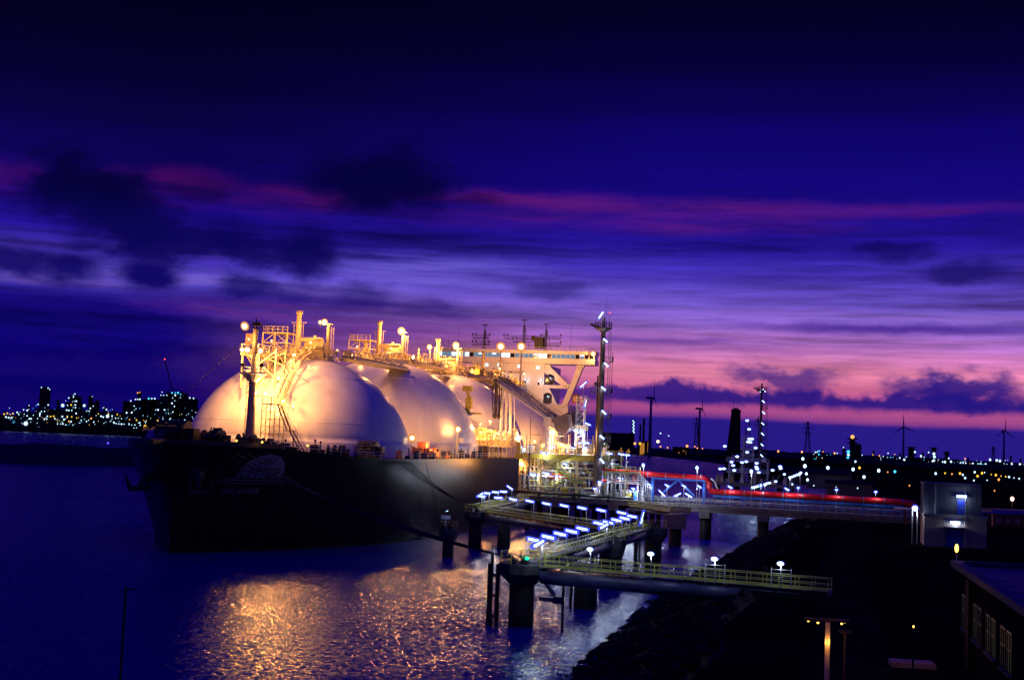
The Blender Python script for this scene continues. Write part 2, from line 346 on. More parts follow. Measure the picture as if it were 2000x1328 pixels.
# ------------------------------------------------------------------ water and land
def water_mat():
    """rippled harbour water: the slope of the surface comes straight from noise, so ripples keep their steepness far away"""
    mt = bpy.data.materials.new('harbour_water'); mt.use_nodes = True; nt = mt.node_tree; N = nt.nodes; L = nt.links
    b = N['Principled BSDF']; b.inputs['Base Color'].default_value = (.001, .002, .22, 1); b.inputs['Roughness'].default_value = .07; b.inputs['IOR'].default_value = 1.333
    tc = N.new('ShaderNodeTexCoord')
    def nz(sx, sy, det, rot, off):
        mp = N.new('ShaderNodeMapping'); mp.inputs['Scale'].default_value = (sx, sy, 1); mp.inputs['Rotation'].default_value = (0, 0, rot); mp.inputs['Location'].default_value = (off, off, 0)
        L.new(tc.outputs['Object'], mp.inputs[0]); n = N.new('ShaderNodeTexNoise'); n.inputs['Scale'].default_value = 1; n.inputs['Detail'].default_value = det
        n.inputs['Roughness'].default_value = .55; L.new(mp.outputs[0], n.inputs['Vector']); return n
    def vm(op, a, c):
        n = N.new('ShaderNodeVectorMath'); n.operation = op
        for k, q in enumerate((a, c)):
            if isinstance(q, bpy.types.NodeSocket): L.new(q, n.inputs[k])
            else: n.inputs[k].default_value = q
        return n.outputs[0]
    n1 = nz(2.0, 5.2, 3, R(9), 0); n2 = nz(9.0, 19.0, 2, R(-14), 7); n3 = nz(.010, .028, 2, R(6), 3)
    c1 = vm('SUBTRACT', n1.outputs['Color'], (.5, .5, .5)); c2 = vm('SUBTRACT', n2.outputs['Color'], (.5, .5, .5))
    sl = vm('ADD', vm('MULTIPLY', c1, (.78, .58, 0)), vm('MULTIPLY', c2, (.62, .46, 0)))
    mr = N.new('ShaderNodeMapRange'); L.new(n3.outputs[0], mr.inputs[0]); mr.inputs['From Min'].default_value = .38; mr.inputs['From Max'].default_value = .62
    mr.inputs['To Min'].default_value = .62; mr.inputs['To Max'].default_value = 1.1
    sc = N.new('ShaderNodeVectorMath'); sc.operation = 'SCALE'; L.new(sl, sc.inputs[0]); L.new(mr.outputs[0], sc.inputs['Scale'])
    nn = N.new('ShaderNodeVectorMath'); nn.operation = 'NORMALIZE'; sp = N.new('ShaderNodeSeparateXYZ'); L.new(tc.outputs['Object'], sp.inputs[0])
    mb_ = N.new('ShaderNodeMapRange'); L.new(sp.outputs[1], mb_.inputs[0]); mb_.inputs['From Min'].default_value = 230; mb_.inputs['From Max'].default_value = 800
    mb_.inputs['To Min'].default_value = -.09; mb_.inputs['To Max'].default_value = -.13            # normals tilted towards the near shore, more so far out, to lift reflections
    cb = N.new('ShaderNodeCombineXYZ'); L.new(mb_.outputs[0], cb.inputs[1]); cb.inputs[2].default_value = 1.0
    L.new(vm('ADD', sc.outputs[0], cb.outputs[0]), nn.inputs[0])
    L.new(nn.outputs[0], b.inputs['Normal'])
    return mt
M['water'] = water_mat()
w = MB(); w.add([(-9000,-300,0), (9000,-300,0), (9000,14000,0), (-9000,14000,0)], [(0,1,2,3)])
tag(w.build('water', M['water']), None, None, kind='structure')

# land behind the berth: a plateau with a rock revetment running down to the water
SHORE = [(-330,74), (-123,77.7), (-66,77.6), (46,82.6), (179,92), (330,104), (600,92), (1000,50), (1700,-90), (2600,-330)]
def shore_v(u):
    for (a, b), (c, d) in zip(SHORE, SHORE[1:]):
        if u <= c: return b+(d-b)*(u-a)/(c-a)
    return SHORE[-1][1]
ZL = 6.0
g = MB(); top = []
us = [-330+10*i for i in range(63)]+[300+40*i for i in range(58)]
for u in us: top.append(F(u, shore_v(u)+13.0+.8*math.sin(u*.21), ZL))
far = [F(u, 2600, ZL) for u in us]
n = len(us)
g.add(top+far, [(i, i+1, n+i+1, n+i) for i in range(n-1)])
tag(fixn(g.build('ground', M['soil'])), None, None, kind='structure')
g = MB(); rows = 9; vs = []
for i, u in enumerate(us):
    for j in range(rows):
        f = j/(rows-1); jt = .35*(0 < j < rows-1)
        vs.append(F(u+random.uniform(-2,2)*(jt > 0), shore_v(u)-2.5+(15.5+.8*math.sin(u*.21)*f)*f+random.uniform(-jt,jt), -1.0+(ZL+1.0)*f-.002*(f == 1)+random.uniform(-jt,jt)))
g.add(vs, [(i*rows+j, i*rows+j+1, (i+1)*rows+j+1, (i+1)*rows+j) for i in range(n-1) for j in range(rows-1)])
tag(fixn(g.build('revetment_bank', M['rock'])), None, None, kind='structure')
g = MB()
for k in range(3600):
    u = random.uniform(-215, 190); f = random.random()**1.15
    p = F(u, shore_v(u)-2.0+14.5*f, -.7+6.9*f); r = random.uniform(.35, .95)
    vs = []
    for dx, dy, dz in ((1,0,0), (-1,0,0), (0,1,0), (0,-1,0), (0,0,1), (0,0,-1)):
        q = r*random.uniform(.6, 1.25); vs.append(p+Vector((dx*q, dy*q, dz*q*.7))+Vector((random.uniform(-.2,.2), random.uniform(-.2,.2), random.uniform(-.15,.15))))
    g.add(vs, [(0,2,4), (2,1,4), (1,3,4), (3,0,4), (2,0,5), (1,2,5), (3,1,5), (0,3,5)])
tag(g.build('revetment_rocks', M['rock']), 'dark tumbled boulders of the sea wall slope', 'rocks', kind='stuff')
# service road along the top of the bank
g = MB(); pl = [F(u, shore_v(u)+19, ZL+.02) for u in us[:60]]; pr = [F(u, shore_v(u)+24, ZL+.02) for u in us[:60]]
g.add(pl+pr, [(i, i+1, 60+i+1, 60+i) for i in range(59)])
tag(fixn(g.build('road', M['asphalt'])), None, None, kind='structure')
for sgn in ():
    g = MB()
    for i in range(59):
        a0, a1 = F(us[i], shore_v(us[i])+sgn, ZL), F(us[i+1], shore_v(us[i+1])+sgn, ZL)
        g.beam(a0+Vector((0,0,.06)), a1+Vector((0,0,.06)), .25, .14)
    tag(g.build('kerb', M['rock']), None, None, kind='structure')
# ================================================================== the gas carrier
ship = jthing('gas_carrier_ship', 'black hulled gas carrier with four pale spherical tank covers moored at the berth', 'ship', 0, 0, 0)
def hull_t(z): return min(max(z/16.5, 0), 1.1)
def stem(z): return -47.6-3.4*hull_t(z)**1.7
def hullb(u, z):
    t = hull_t(z); s = u-stem(z)
    if s <= 0: return 0.0
    k = min(s/(62-15*t), 1); b = 24.5*(1-(1-k)**2)**(.95-.20*t)
    k2 = min((238-u)/50.0, 1)
    return b*(1-(1-k2)**2*(.30+.5*(1-t)))
def deck_z(u):
    k = min(max((-14-u)/34.0, 0), 1); return 15.1+1.5*k*k*(3-2*k)
ks = [0, .002, .006, .012, .02, .03, .045, .065, .09, .12, .15, .18, .22, .26, .30, .36, .5, .7, .85, .93, 1]
def hull_mesh(sgn, u_lo=None, u_hi=None, off=0.0):
    nz = 14; vs = []
    for k in ks:
        for j in range(nz):
            f = j/(nz-1)
            zt = -2+(deck_z(stem(16.5)+k*(238-stem(16.5)))+2)*f
            u = stem(zt)+k*(238-stem(zt)); zt = -2+(deck_z(u)+2)*f
            vs.append((sgn*(hullb(u, zt)+off), u, zt))
    return vs, [(i*nz+j, (i+1)*nz+j, (i+1)*nz+j+1, i*nz+j+1) for i in range(len(ks)-1) for j in range(nz-1)]
h = MB()
for sgn in (1, -1): h.add(*hull_mesh(sgn))
nz = 14
h.box(-24, 24, 237.0, 238.0, 2, 15)
hull = fixn(h.build('hull', M['hullmid'], ship, True))
# bow plates are painted black: a tint by position in the hull material
def hull_paint():
    nt = M['hullmid'].node_tree; N = nt.nodes; L = nt.links; b = N['Principled BSDF']
    src = b.inputs['Base Color'].links[0].from_socket
    tc = N.new('ShaderNodeTexCoord'); sp = N.new('ShaderNodeSeparateXYZ'); L.new(tc.outputs['Object'], sp.inputs[0])
    wv = N.new('ShaderNodeTexNoise'); wv.inputs['Scale'].default_value = .25; L.new(tc.outputs['Object'], wv.inputs['Vector'])
    # plate seams every 12 m, slightly darker welds
    md = N.new('ShaderNodeMath'); md.operation = 'PINGPONG'; L.new(sp.outputs[1], md.inputs[0]); md.inputs[1].default_value = 6.0
    lt = N.new('ShaderNodeMath'); lt.operation = 'LESS_THAN'; L.new(md.outputs[0], lt.inputs[0]); lt.inputs[1].default_value = .07
    mx = N.new('ShaderNodeMix'); mx.data_type = 'RGBA'; L.new(lt.outputs[0], mx.inputs[0]); L.new(src, mx.inputs[6]); mx.inputs[7].default_value = (.03,.03,.032,1)
    L.new(mx.outputs[2], b.inputs['Base Color'])
hull_paint()
d = MB(); dv = []
for k in ks:
    u = stem(16.5)+.4+k*(237.6-stem(16.5)); zt = deck_z(u)-.02; b = max(hullb(u, zt)-.05, 0)
    dv += [(-b, u, zt), (b, u, zt)]
d.add(dv, [(2*i, 2*i+1, 2*i+3, 2*i+2) for i in range(len(ks)-1)])
fixn(d.build('deck', M['deck'], ship))
# bulwark lip and deck-edge rail
r = MB(); pts = []
for i in range(60):
    u = -40+i*4.2; pts.append((hullb(u, deck_z(u))-.25, u, deck_z(u)))
r.rail(pts, 1.1, 2.1, .035, (1.0, .55))
r.build('deck_railing', M['white'], ship)
r = MB(); r2 = MB(); pts = []
for i in range(14):
    u = -55+i*1.3; pts.append((hullb(u, deck_z(u))-.2, u, deck_z(u)))
for p, q in zip(pts, pts[1:]):
    r.beam((p[0], p[1], p[2]+.35), (q[0], q[1], q[2]+.35), .12, .7); r2.beam((-p[0], p[1], p[2]+.35), (-q[0], q[1], q[2]+.35), .12, .7)
r.build('bulwark', M['dark'], ship); r2.build('bulwark', M['dark'], ship)
# anchors in their hawse bolsters, both bows
for sgn in (1, -1):
    a = MB(); u0 = -47.4; z0 = 12.0; x0 = sgn*(hullb(u0, z0)+.2)
    a.ball((x0, u0, z0), 1.5, 10, 6, (1.0, 1, .9))
    a.cyl((x0+sgn*.5, u0-.5, z0+.2), (x0+sgn*1.5, u0-1.6, z0-1.9), .42, .34, 8)
    a.beam((x0+sgn*1.5-1.2, u0-1.6-.9, z0-2.5), (x0+sgn*1.5+1.2, u0-1.6+.9, z0-2.3), .7, .8)
    for q in (-1, 1):
        a.cyl((x0+sgn*1.5+q*1.1, u0-1.6+q*.8, z0-2.4), (x0+sgn*1.9+q*1.5, u0-1.9+q*.8, z0-.2), .42, .08, 6)
    a.build('anchor', M['dark'], ship)
# name on the bow: text laid onto the hull plating
def text_mesh(body, size, shear=0.0, off=0.0):
    c = bpy.data.curves.new('lettering', 'FONT'); c.body = body; c.size = size; c.shear = shear; c.align_x = 'CENTER'; c.resolution_u = 3; c.offset = off
    o = bpy.data.objects.new('lettering', c); COL.objects.link(o)
    me = bpy.data.meshes.new_from_object(o.evaluated_get(bpy.context.evaluated_depsgraph_get()))
    vs = [v.co.copy() for v in me.vertices]; fs = [tuple(p.vertices) for p in me.polygons]
    bpy.data.objects.remove(o); bpy.data.meshes.remove(me); return vs, fs
arc = [(-58.0, 0.0)]
while arc[-1][0] < 30:
    u = arc[-1][0]; b0 = hullb(u, 12.5); b1 = hullb(u+.05, 12.5); arc.append((u+.05, arc[-1][1]+math.hypot(.05, b1-b0)))
def u_of_arc(s):
    import bisect
    i = bisect.bisect([a[1] for a in arc], s); return arc[min(i, len(arc)-1)][0]
arcs = [a[1] for a in arc]
def arc_of_u(u): return arcs[min(max(int(round((u+58)/.05)), 0), len(arcs)-1)]
import bisect
def on_hull(vs, fs, uc, zc, off, name, m, sub=False):
    s0 = arc_of_u(uc); out = []
    for x, y, _ in vs:
        u = arc[min(bisect.bisect(arcs, s0+x), len(arc)-1)][0]; z = zc+y
        # outward along the local hull normal
        n_ = Vector((1, -(hullb(u+.2, z)-hullb(u-.2, z))/.4, -(hullb(u, z+.2)-hullb(u, z-.2))/.4)).normalized()
        p = Vector((hullb(u, z), u, z))+n_*off; out.append(tuple(p))
    mb = MB(); mb.add(out, fs); return mb.build(name, m, hull)
UC = -40.2
dv = []; df = []; nn = 24                                         # the half dome behind the name, a grid so that it follows the plates
for j in range(9):
    for i in range(nn+1):
        fz = j/8.0; half = 4.1*math.sqrt(max(0, 1-fz**2))+.05; dv.append(Vector((.6+half*(2*i/nn-1), fz*3.9, 0)))
for j in range(8):
    for i in range(nn): df.append((j*(nn+1)+i, j*(nn+1)+i+1, (j+1)*(nn+1)+i+1, (j+1)*(nn+1)+i))
on_hull(dv, df, UC, 11.7, .04, 'emblem', M['logo'])
vs, fs = text_mesh('LNG', 1.35, .15, .01); on_hull(vs, fs, UC+.5, 13.95, .08, 'lettering', M['logo_dark'])
vs, fs = text_mesh('JUPITER', 2.15, .3, .12); on_hull([v*1.0 for v in vs], fs, UC, 11.85, .07, 'lettering', M['logo'])
vs, fs = text_mesh('JUPITER', 2.15, .3, .02); on_hull(vs, fs, UC, 11.85, .10, 'lettering', M['logo_dark'])
for zz, hh in ((11.25, .16), (10.85, .09)):
    sv = []; sf = []
    for i in range(25):
        x = -6.0+11.4*i/24; sv += [Vector((x, 0, 0)), Vector((x, hh, 0))]
    sf = [(2*i, 2*i+2, 2*i+3, 2*i+1) for i in range(24)]
    on_hull(sv, sf, UC, zz, .05, 'emblem_stripe', M['logo'])
vs, fs = text_mesh('LNG JUPITER', 1.15, .15, .01); on_hull(vs, fs, UC-1.2, 9.2, .05, 'lettering', M['logo'])

def flood(pos, power, parent=ship, r=.42, small=False, col=WARM, mt=None, face=(0,-1,-.3), aim=None):
    """a floodlight: housing with a glowing lens, its light in front of the lens"""
    p = Vector(pos); f = Vector(face).normalized(); r = r*1.05; mb = MB()
    mb.cyl(p-f*.55, p-f*.05, r*.55, r*1.08, 10); mb.beam(p-f*.3, p-f*.3-Vector((0,0,.9)), .09)
    ho = mb.build('floodlight', M['dark'], parent)
    if col is WARM:
        q = p-f*.12; mb = MB(); mb.cyl(q, q+f*.1, r*1.15, r*1.4, 20); mb.build('halo_ring', M['warmrim'], ho)  # glowing ring imitates the orange glare round the lens
    mb = MB(); mb.ball(p+f*.03, r*.78, 12, 7, (1,1,1)); b = mb.build('lens', mt or M['warm'], ho, True)
    lamp_light(p+(Vector(aim).normalized() if aim else f)*(r+.25), power*(4.9 if col is WARM else 1.3), col, ho, .3, (aim, R(150)) if aim else None); return ho

# ---- tank covers with their tops
TANKS = [(0, 33.5, 21.5), (45, 36.0, 22.0), (90, 36.0, 22.0), (135, 36.0, 22.0)]
def tank(i, u0, zap, Rr):
    zc = zap-Rr; prof = []; zs = 17.8; rs = math.sqrt(Rr**2-(zs-zc)**2)
    prof += [(rs+.35, 14.8), (rs+.35, zs-.2), (rs+.1, zs), (rs, zs)]
    a0 = math.asin((zs-zc)/Rr)
    for k in range(1, 40):
        t = a0+(math.pi/2-a0)*k/40; prof.append((Rr*math.cos(t)*(1+.012*math.sin(2*t)), zc+Rr*math.sin(t)))
    prof.append((.02, zap))
    mb = MB(); mb.lathe(prof, 0, u0, 96, False)
    c = mb.build('tank_cover', M['dome'], ship, True)
    c['label'] = ORD[i]+' spherical tank cover from the bow'
    # flat working deck on top
    mb = MB(); mb.lathe([(5.6, zap-.75), (5.6, zap+.25), (5.4, zap+.35), (.02, zap+.35)], 0, u0, 28, False)
    for k in range(14):
        t = 2*math.pi*k/14; mb.beam((5.2*math.cos(t), u0+5.2*math.sin(t), zap+.1), (6.6*math.cos(t), u0+6.6*math.sin(t), zap-.55), .16)
    mb.build('top_platform', M['buff'], c)
    mb = MB(); ring = [(6.2*math.cos(2*math.pi*k/18), u0+6.2*math.sin(2*math.pi*k/18), zap+.3) for k in range(19)]
    mb.rail(ring, 1.15, 1.2, .045, (1, .66, .33)); mb.build('platform_railing', M['buff'], c)
    # vent mast
    mh = 8.7; vx = -1.2; vy = u0-.6
    mb = MB(); mb.cyl((vx, vy, zap), (vx, vy, zap+mh-.6), .58, .46, 14); mb.cyl((vx, vy, zap+mh-.6), (vx, vy, zap+mh-.3), .62, .66, 14); mb.cyl((vx, vy, zap+mh-.15), (vx, vy, zap+mh), .72, .66, 14)
    mb.cyl((vx, vy, zap+mh-.3), (vx, vy, zap+mh-.15), .3, .3, 10)
    for s in (-1, 1): mb.beam((vx+s*.9, vy, zap+5.9), (vx, vy, zap+6.2), .08); mb.cyl((vx+s*.95, vy, zap+.3), (vx+s*.95, vy, zap+6.4), .05, .05, 6)
    mb.beam((vx-1.5, vy, zap+6.5), (vx+1.5, vy, zap+6.5), .1)
    for k in range(18): mb.beam((vx-1.15, vy, zap+.5+k*.33), (vx-.8, vy, zap+.5+k*.33), .04)
    mb.build('vent_mast', M['buff'], c)
    # gas dome turret, pipe header and lattice rack
    mb = MB(); mb.lathe([(2.1, zap), (2.1, zap+2.6), (1.8, zap+3.1), (.6, zap+3.5), (.02, zap+3.5)], 1.6, u0+1.0, 22, False); mb.cyl((1.6, u0+1.0, zap+3.4), (1.6, u0+1.0, zap+4.2), .35, .35, 10)
    mb.cyl((-.4, u0-1.6, zap+3.2), (4.2, u0-1.6, zap+3.2), .42, .42, 12)
    mb.cyl((-.4, u0-1.6, zap+3.2), (-.4, u0-1.6, zap), .3, .3, 10); mb.cyl((4.2, u0-1.6, zap+3.2), (4.2, u0-1.6, zap), .3, .3, 10)
    mb.build('gas_turret', M['buff'], c, True)
    mb = MB(); x0, x1 = -7.6, -2.6; y0, y1 = u0-2.5, u0+2.5
    for x in (x0, (x0+x1)/2, x1):
        for y in (y0, y1):
            mb.beam((x, y, zap-.9), (x, y, zap+4.4), .2)
    for z in (zap+.6, zap+2.4, zap+4.3):
        for y in (y0, y1): mb.beam((x0, y, z), (x1, y, z), .16)
        for x in (x0, x1): mb.beam((x, y0, z), (x, y1, z), .16)
    for y in (y0, y1):
        mb.beam((x0, y, zap+.6), ((x0+x1)/2, y, zap+2.4), .1); mb.beam((x1, y, zap+.6), ((x0+x1)/2, y, zap+2.4), .1)
        mb.beam((x0, y, zap+2.4), ((x0+x1)/2, y, zap+4.3), .1); mb.beam((x1, y, zap+2.4), ((x0+x1)/2, y, zap+4.3), .1)
    mb.rail([(x0, y0, zap+4.4), (x1, y0, zap+4.4)], 1.1, 1.0, .05); mb.rail([(x0, y0, zap+4.4), (x0, y1, zap+4.4)], 1.1, 1.0, .05)
    mb.box(x0, x1, y0, y1, zap+4.2, zap+4.3)
    if i != 2: mb.build('lattice_rack', M['buff'], c)
    rr = random.Random(40+i)
    for k in range(26):                                            # valves, small boxes and stub pipes
        mb = MB(); t = rr.uniform(0, 6.28); q = rr.uniform(2.4, 5.2); x, y = q*math.cos(t), u0+q*math.sin(t); hh = rr.uniform(.7, 2.4)
        if rr.random() < .5: mb.cyl((x, y, zap+.2), (x, y, zap+hh), rr.uniform(.08,.25), None, 8)
        else: s_ = rr.uniform(.25,.6); mb.box(x-s_, x+s_, y-s_*.7, y+s_*.7, zap+.25, zap+.3+hh*.7)
        if rr.random() < .4: mb.ball((x, y, zap+hh), .28, 8, 5)
        mb.build('valve', M['buff'], c)
    mb = MB()
    for k in range(3): mb.pipe([(2.2+k*.6, u0-5.5, zap+1.0+k*.1), (2.2+k*.6, u0-1, zap+1.6), (3.0+k*.6, u0+5.8, zap+1.2)], .16, 8)
    mb.pipe([(5.4, u0-3, zap-.3), (5.0, u0-3, zap+1.6), (.8, u0-3, zap+1.6)], .22, 8)
    mb.build('pipework', M['dark'] if i == 0 else M['steel'], c)
    # light post with ladder cage
    px_, py_ = 4.6-.3*i, u0+.2
    mb = MB(); mb.cyl((px_, py_, zap-.6), (px_, py_, zap+6.3), .42, .3, 12); mb.box(px_-1.0, px_+1.0, py_-.6, py_+.6, zap+6.25, zap+6.4)
    mb.beam((px_, py_, zap+2.5), (px_+2.6, py_, zap-.9), .14)
    for k in range(12): mb.beam((px_+.6, py_, zap+.4+k*.45), (px_+1.1, py_, zap+.4+k*.45), .05)
    for q in (.6, 1.1): mb.beam((px_+q, py_, zap+.2), (px_+q, py_, zap+5.8), .06)
    lp = mb.build('light_post', M['buff'], c)
    for (x_, y_, z_, pw_) in ((-4.8, u0-4.6, zap+2.6, 200), (3.2, u0-4.8, zap+2.4, 200), (-.2, u0+3.6, zap+3.4, 150)): flood((x_, y_, z_), pw_, c, .17, face=(0,-1,-.2))  # small lamps added among the equipment to light its pipework
    for zz in (zc+Rr*.42, zc+Rr*.80):                              # raised weld seams round the cover
        rs_ = math.sqrt(Rr**2-(zz-zc)**2)*(1+.012*math.sin(2*math.asin((zz-zc)/Rr))); mb = MB(); mb.lathe([(rs_+.06, zz-.09), (rs_+.05, zz), (rs_-.04, zz+.09)], 0, u0, 96, False); mb.build('weld_seam', M['dome'], c, True)
    return c, (px_, py_, zap)
tops = [tank(i, *t) for i, t in enumerate(TANKS)]
# lamps at the light posts
p = tops[0][1]; flood((p[0]-.6, p[1]-.7, p[2]+6.7), 200, r=.42); flood((p[0]-1.5, p[1]-.7, p[2]+6.6), 90, r=.3)
flood((3.6, 7.6, 35.4), 2200, r=.2, aim=(.3,1,-.35))
p = tops[1][1]; flood((p[0]-.3, p[1]-.7, p[2]+6.6), 1300, r=.62); flood((3.6, 52.6, 37.6), 2200, r=.2, aim=(.3,1,-.35))
p = tops[2][1]; flood((p[0]-.5, p[1]-.7, p[2]+7.1), 1300, r=.6); flood((3.6, 97.6, 37.6), 1500, r=.2, aim=(.3,1,-.35))
flood((-3.3, 88.5, 42.4), 1200, r=.48)
mb = MB(); mb.cyl((-3.3, 89.2, 36), (-3.3, 89.2, 42.2), .16, .12, 8); mb.cyl((-6.4, 89, 35), (-6.4, 89, 42.0), .4, .2, 10); mb.build('lamp_pole', M['buff'], ship)
mb = MB(); mb.cyl((-4.2, 44, 36), (-4.2, 44, 40.4), .35, .3, 10)
for k in range(6): mb.box(-4.7, -3.7, 43.6, 44.4, 37+k*.6, 37.2+k*.6)
mb.build('valve_stack', M['buff'], ship)
# pipe bridges from tank top to tank top
def pipe_bridge(u0, u1, z, v0=2.2):
    mb = MB()
    for x in (v0-1.6, v0+1.6):
        mb.beam((x, u0, z), (x, u1, z), .3, .5); mb.beam((x, u0, z+1.7), (x, u1, z+1.7), .14)
        n_ = int((u1-u0)/2.2)
        for k in range(n_): 
            ya = u0+(u1-u0)*k/n_; yb = u0+(u1-u0)*(k+1)/n_
            mb.beam((x, ya, z), (x, ya, z+1.7), .12); mb.beam((x, ya, z+1.7 if k % 2 else z), (x, yb, z if k % 2 else z+1.7), .1)
    mb.box(v0-1.6, v0+1.6, u0, u1, z+.05, z+.13)
    mb.build('pipe_bridge', M['buff'], ship)
    mb = MB()
    for k in range(4): mb.cyl((v0-1.1+k*.7, u0, z+.55), (v0-1.1+k*.7, u1, z+.55), .22, .22, 8)
    mb.build('bridge_pipes', M['steel'], ship)
pipe_bridge(5.8, 39.2, 33.6, 6.5); pipe_bridge(50.8, 84.2, 36.1, 3.5); pipe_bridge(95.8, 129.2, 36.1, 3.5); pipe_bridge(140.8, 164, 36.1, 3.5)
flood((6.0, 126, 39.5), 700, ship, .2, face=(0,-1,-.3)); flood((6.2, 82, 39.0), 500, ship, .2, face=(0,-1,-.3)); flood((7.5, 150, 39.5), 600, ship, .2, face=(0,-1,-.3))  # lamps added to light the pipe bridges and tank tops
pipe_bridge(-19.5, -5.8, 32.6, -2.0)
# clutter along the bridges: stanchions, trays, small valves, light pipes
rr = random.Random(101)
for k in range(70):
    u = rr.choice([rr.uniform(6, 38), rr.uniform(51, 84), rr.uniform(96, 129), rr.uniform(96, 129), rr.uniform(141, 163)]); z = 33.7 if u < 40 else 36.2; x = rr.uniform(1.5, 6.5)+(2.5 if u < 40 else 0); h_ = rr.uniform(.8, 3.2); mb = MB(); q = rr.random()
    if q < .35: mb.cyl((x, u, z), (x, u, z+h_), rr.uniform(.06,.16), None, 7); mb.box(x-.25, x+.25, u-.25, u+.25, z+h_*.6, z+h_*.6+.4); nm = 'stanchion'
    elif q < .65: w_ = rr.uniform(.3,.8); mb.box(x-w_, x+w_, u-.4, u+.4, z+.2, z+.2+h_*.6); mb.cyl((x, u, z+h_*.6), (x, u, z+h_*.6+.5), .12, None, 7); nm = 'deck_locker'
    else: mb.pipe([(x, u, z), (x, u, z+h_), (x, u+.3, z+h_+.2), (x, u+2.4, z+h_+.2), (x, u+2.7, z+h_), (x, u+2.7, z)], rr.uniform(.07,.14), 7); nm = 'loop_pipe'
    mb.build(nm, M[rr.choice(['buff', 'buff', 'yellow', 'white'])], ship)
# inclined trestle carrying the forward bridge, up the face of the first cover
mb = MB()
for x in (-3.6, -.4, 2.8):
    for yy, zz in ((-19, 27.2), (-15, 29.6), (-11, 31.4)): mb.beam((x, yy, zz-.6), (x, yy, 33.6), .22)
    mb.beam((x, -19, 27.0), (x, -11, 33.4), .16); mb.beam((x, -19, 33.4), (x, -13, 29.8), .16)
for yy, zz in ((-19, 28.6), (-15, 30.8)): mb.beam((-3.6, yy, zz), (2.8, yy, 33.2), .14); mb.beam((2.8, yy, zz), (-3.6, yy, 33.2), .14)
mb.build('bridge_trestle', M['buff'], ship)
mb = MB(); mb.box(-3.4, -1.9, -18.5, -17.4, 34.4, 36.2); mb.build('deck_locker', M['rust'], ship)
# stairs up the front of the first cover
def flight(mb, p, q, wd=1.1):
    p, q = Vector(p), Vector(q); d_ = q-p; sd = Vector((-d_.y, d_.x, 0)); sd = sd.normalized() if sd.length > .01 else Vector((1,0,0))
    for s in (-1, 1):
        o = sd*(s*wd/2); mb.beam(p+o, q+o, .1, .28); mb.beam(p+o+Vector((0,0,1.0)), q+o+Vector((0,0,1.0)), .06)
        k = max(2, int(d_.length/1.6))
        for j in range(k+1): b = p.lerp(q, j/k)+o; mb.beam(b, b+Vector((0,0,1.0)), .05)
    k = max(2, int(d_.length/.45))
    for j in range(k): b = p.lerp(q, (j+.5)/k); mb.beam(b-sd*(wd/2), b+sd*(wd/2), .22, .04)
mb = MB(); flight(mb, (11.2, -24.0, 15.4), (8.4, -23.6, 19.4)); flight(mb, (8.0, -23.6, 19.4), (5.8, -23.2, 23.8)); mb.box(7.6, 9.0, -24.4, -22.8, 19.2, 19.35); mb.box(3.0, 6.4, -24.0, -21.4, 23.7, 23.85)
mb.rail([(3.0, -24.0, 23.85), (6.4, -24.0, 23.85)], 1.1, .8, .04)
def dome_pt(t, off, v_=4.0):                                       # along the cover's front meridian, t = elevation angle
    zc = 12.0; rr_ = 21.5+off; return (v_*(1-.25*t), -rr_*math.cos(t)*.985, zc+rr_*math.sin(t))
prev = (4.6, -21.8, 23.85)
for k in range(1, 8):
    t = .56+k*.115; q = dome_pt(t, 1.0, 4.6); flight(mb, prev, q, 1.2); prev = q
for k in range(8):
    t = .58+k*.115; a_, b_ = dome_pt(t, 0, 4.6), dome_pt(t, 1.0, 4.6); mb.beam(a_, b_, .12)
mb.build('access_stair', M['buff'], ship)
mb = MB()
for x in (3.0, 4.6, 6.4):
    for y in (-24.0, -22.2): mb.beam((x, y, 15.3), (x, y, 24.9), .12)
for k in range(7):
    z = 16.2+k*1.25
    for y in (-24.0, -22.2): mb.beam((3.0, y, z), (6.4, y, z), .08)
    mb.beam((3.0, -24, z), (4.6, -24, z+1.25), .06); mb.beam((6.4, -24, z), (4.6, -24, z+1.25), .06)
mb.build('stair_tower', M['buff'], ship)
# foremast
mb = MB(); mx_, my_ = 1.6, -25.2
mb.cyl((mx_, my_, 15.5), (mx_, my_, 19.5), 1.1, .74, 16); mb.cyl((mx_, my_, 19.5), (mx_, my_, 29.0), .74, .62, 16); mb.cyl((mx_, my_, 29.0), (mx_, my_, 36.5), .5, .42, 14); mb.cyl((mx_, my_, 36.5), (mx_, my_, 38.6), .16, .08, 8)
for k in range(30): mb.beam((mx_-1.0, my_-.2, 16+k*.42), (mx_-1.0, my_+.2, 16+k*.42), .05)
for q in (-.2, .2): mb.beam((mx_-1.0, my_+q, 15.6), (mx_-1.0, my_+q, 28.6), .06)
for z in (20.5, 22.6, 25.6): mb.beam((mx_-1.2, my_, z), (mx_, my_, z), .12)
mb.cyl((mx_, my_, 25.0), (mx_+1.9, my_, 25.15), .09, .07, 6)
fm = mb.build('foremast', M['buff'], ship, False)
mb = MB(); mb.lathe([(.75, 27.4), (2.0, 28.6), (2.25, 28.75), (2.25, 28.95), (.5, 28.95)], mx_, my_, 14, False)
ring = [(mx_+2.1*math.cos(2*math.pi*k/10), my_+2.1*math.sin(2*math.pi*k/10), 28.95) for k in range(11)]
mb.rail(ring, 1.0, 1.4, .04); mb.build('mast_platform', M['white'], fm)
for q in (-1.7, 1.7):
    mb = MB(); mb.cyl((mx_+q, my_-.6, 28.95), (mx_+q, my_-.6, 29.9), .1, .1, 6); mb.ball((mx_+q, my_-.6, 30.2), .42, 10, 6); mb.build('searchlight', M['dark'], fm, True)
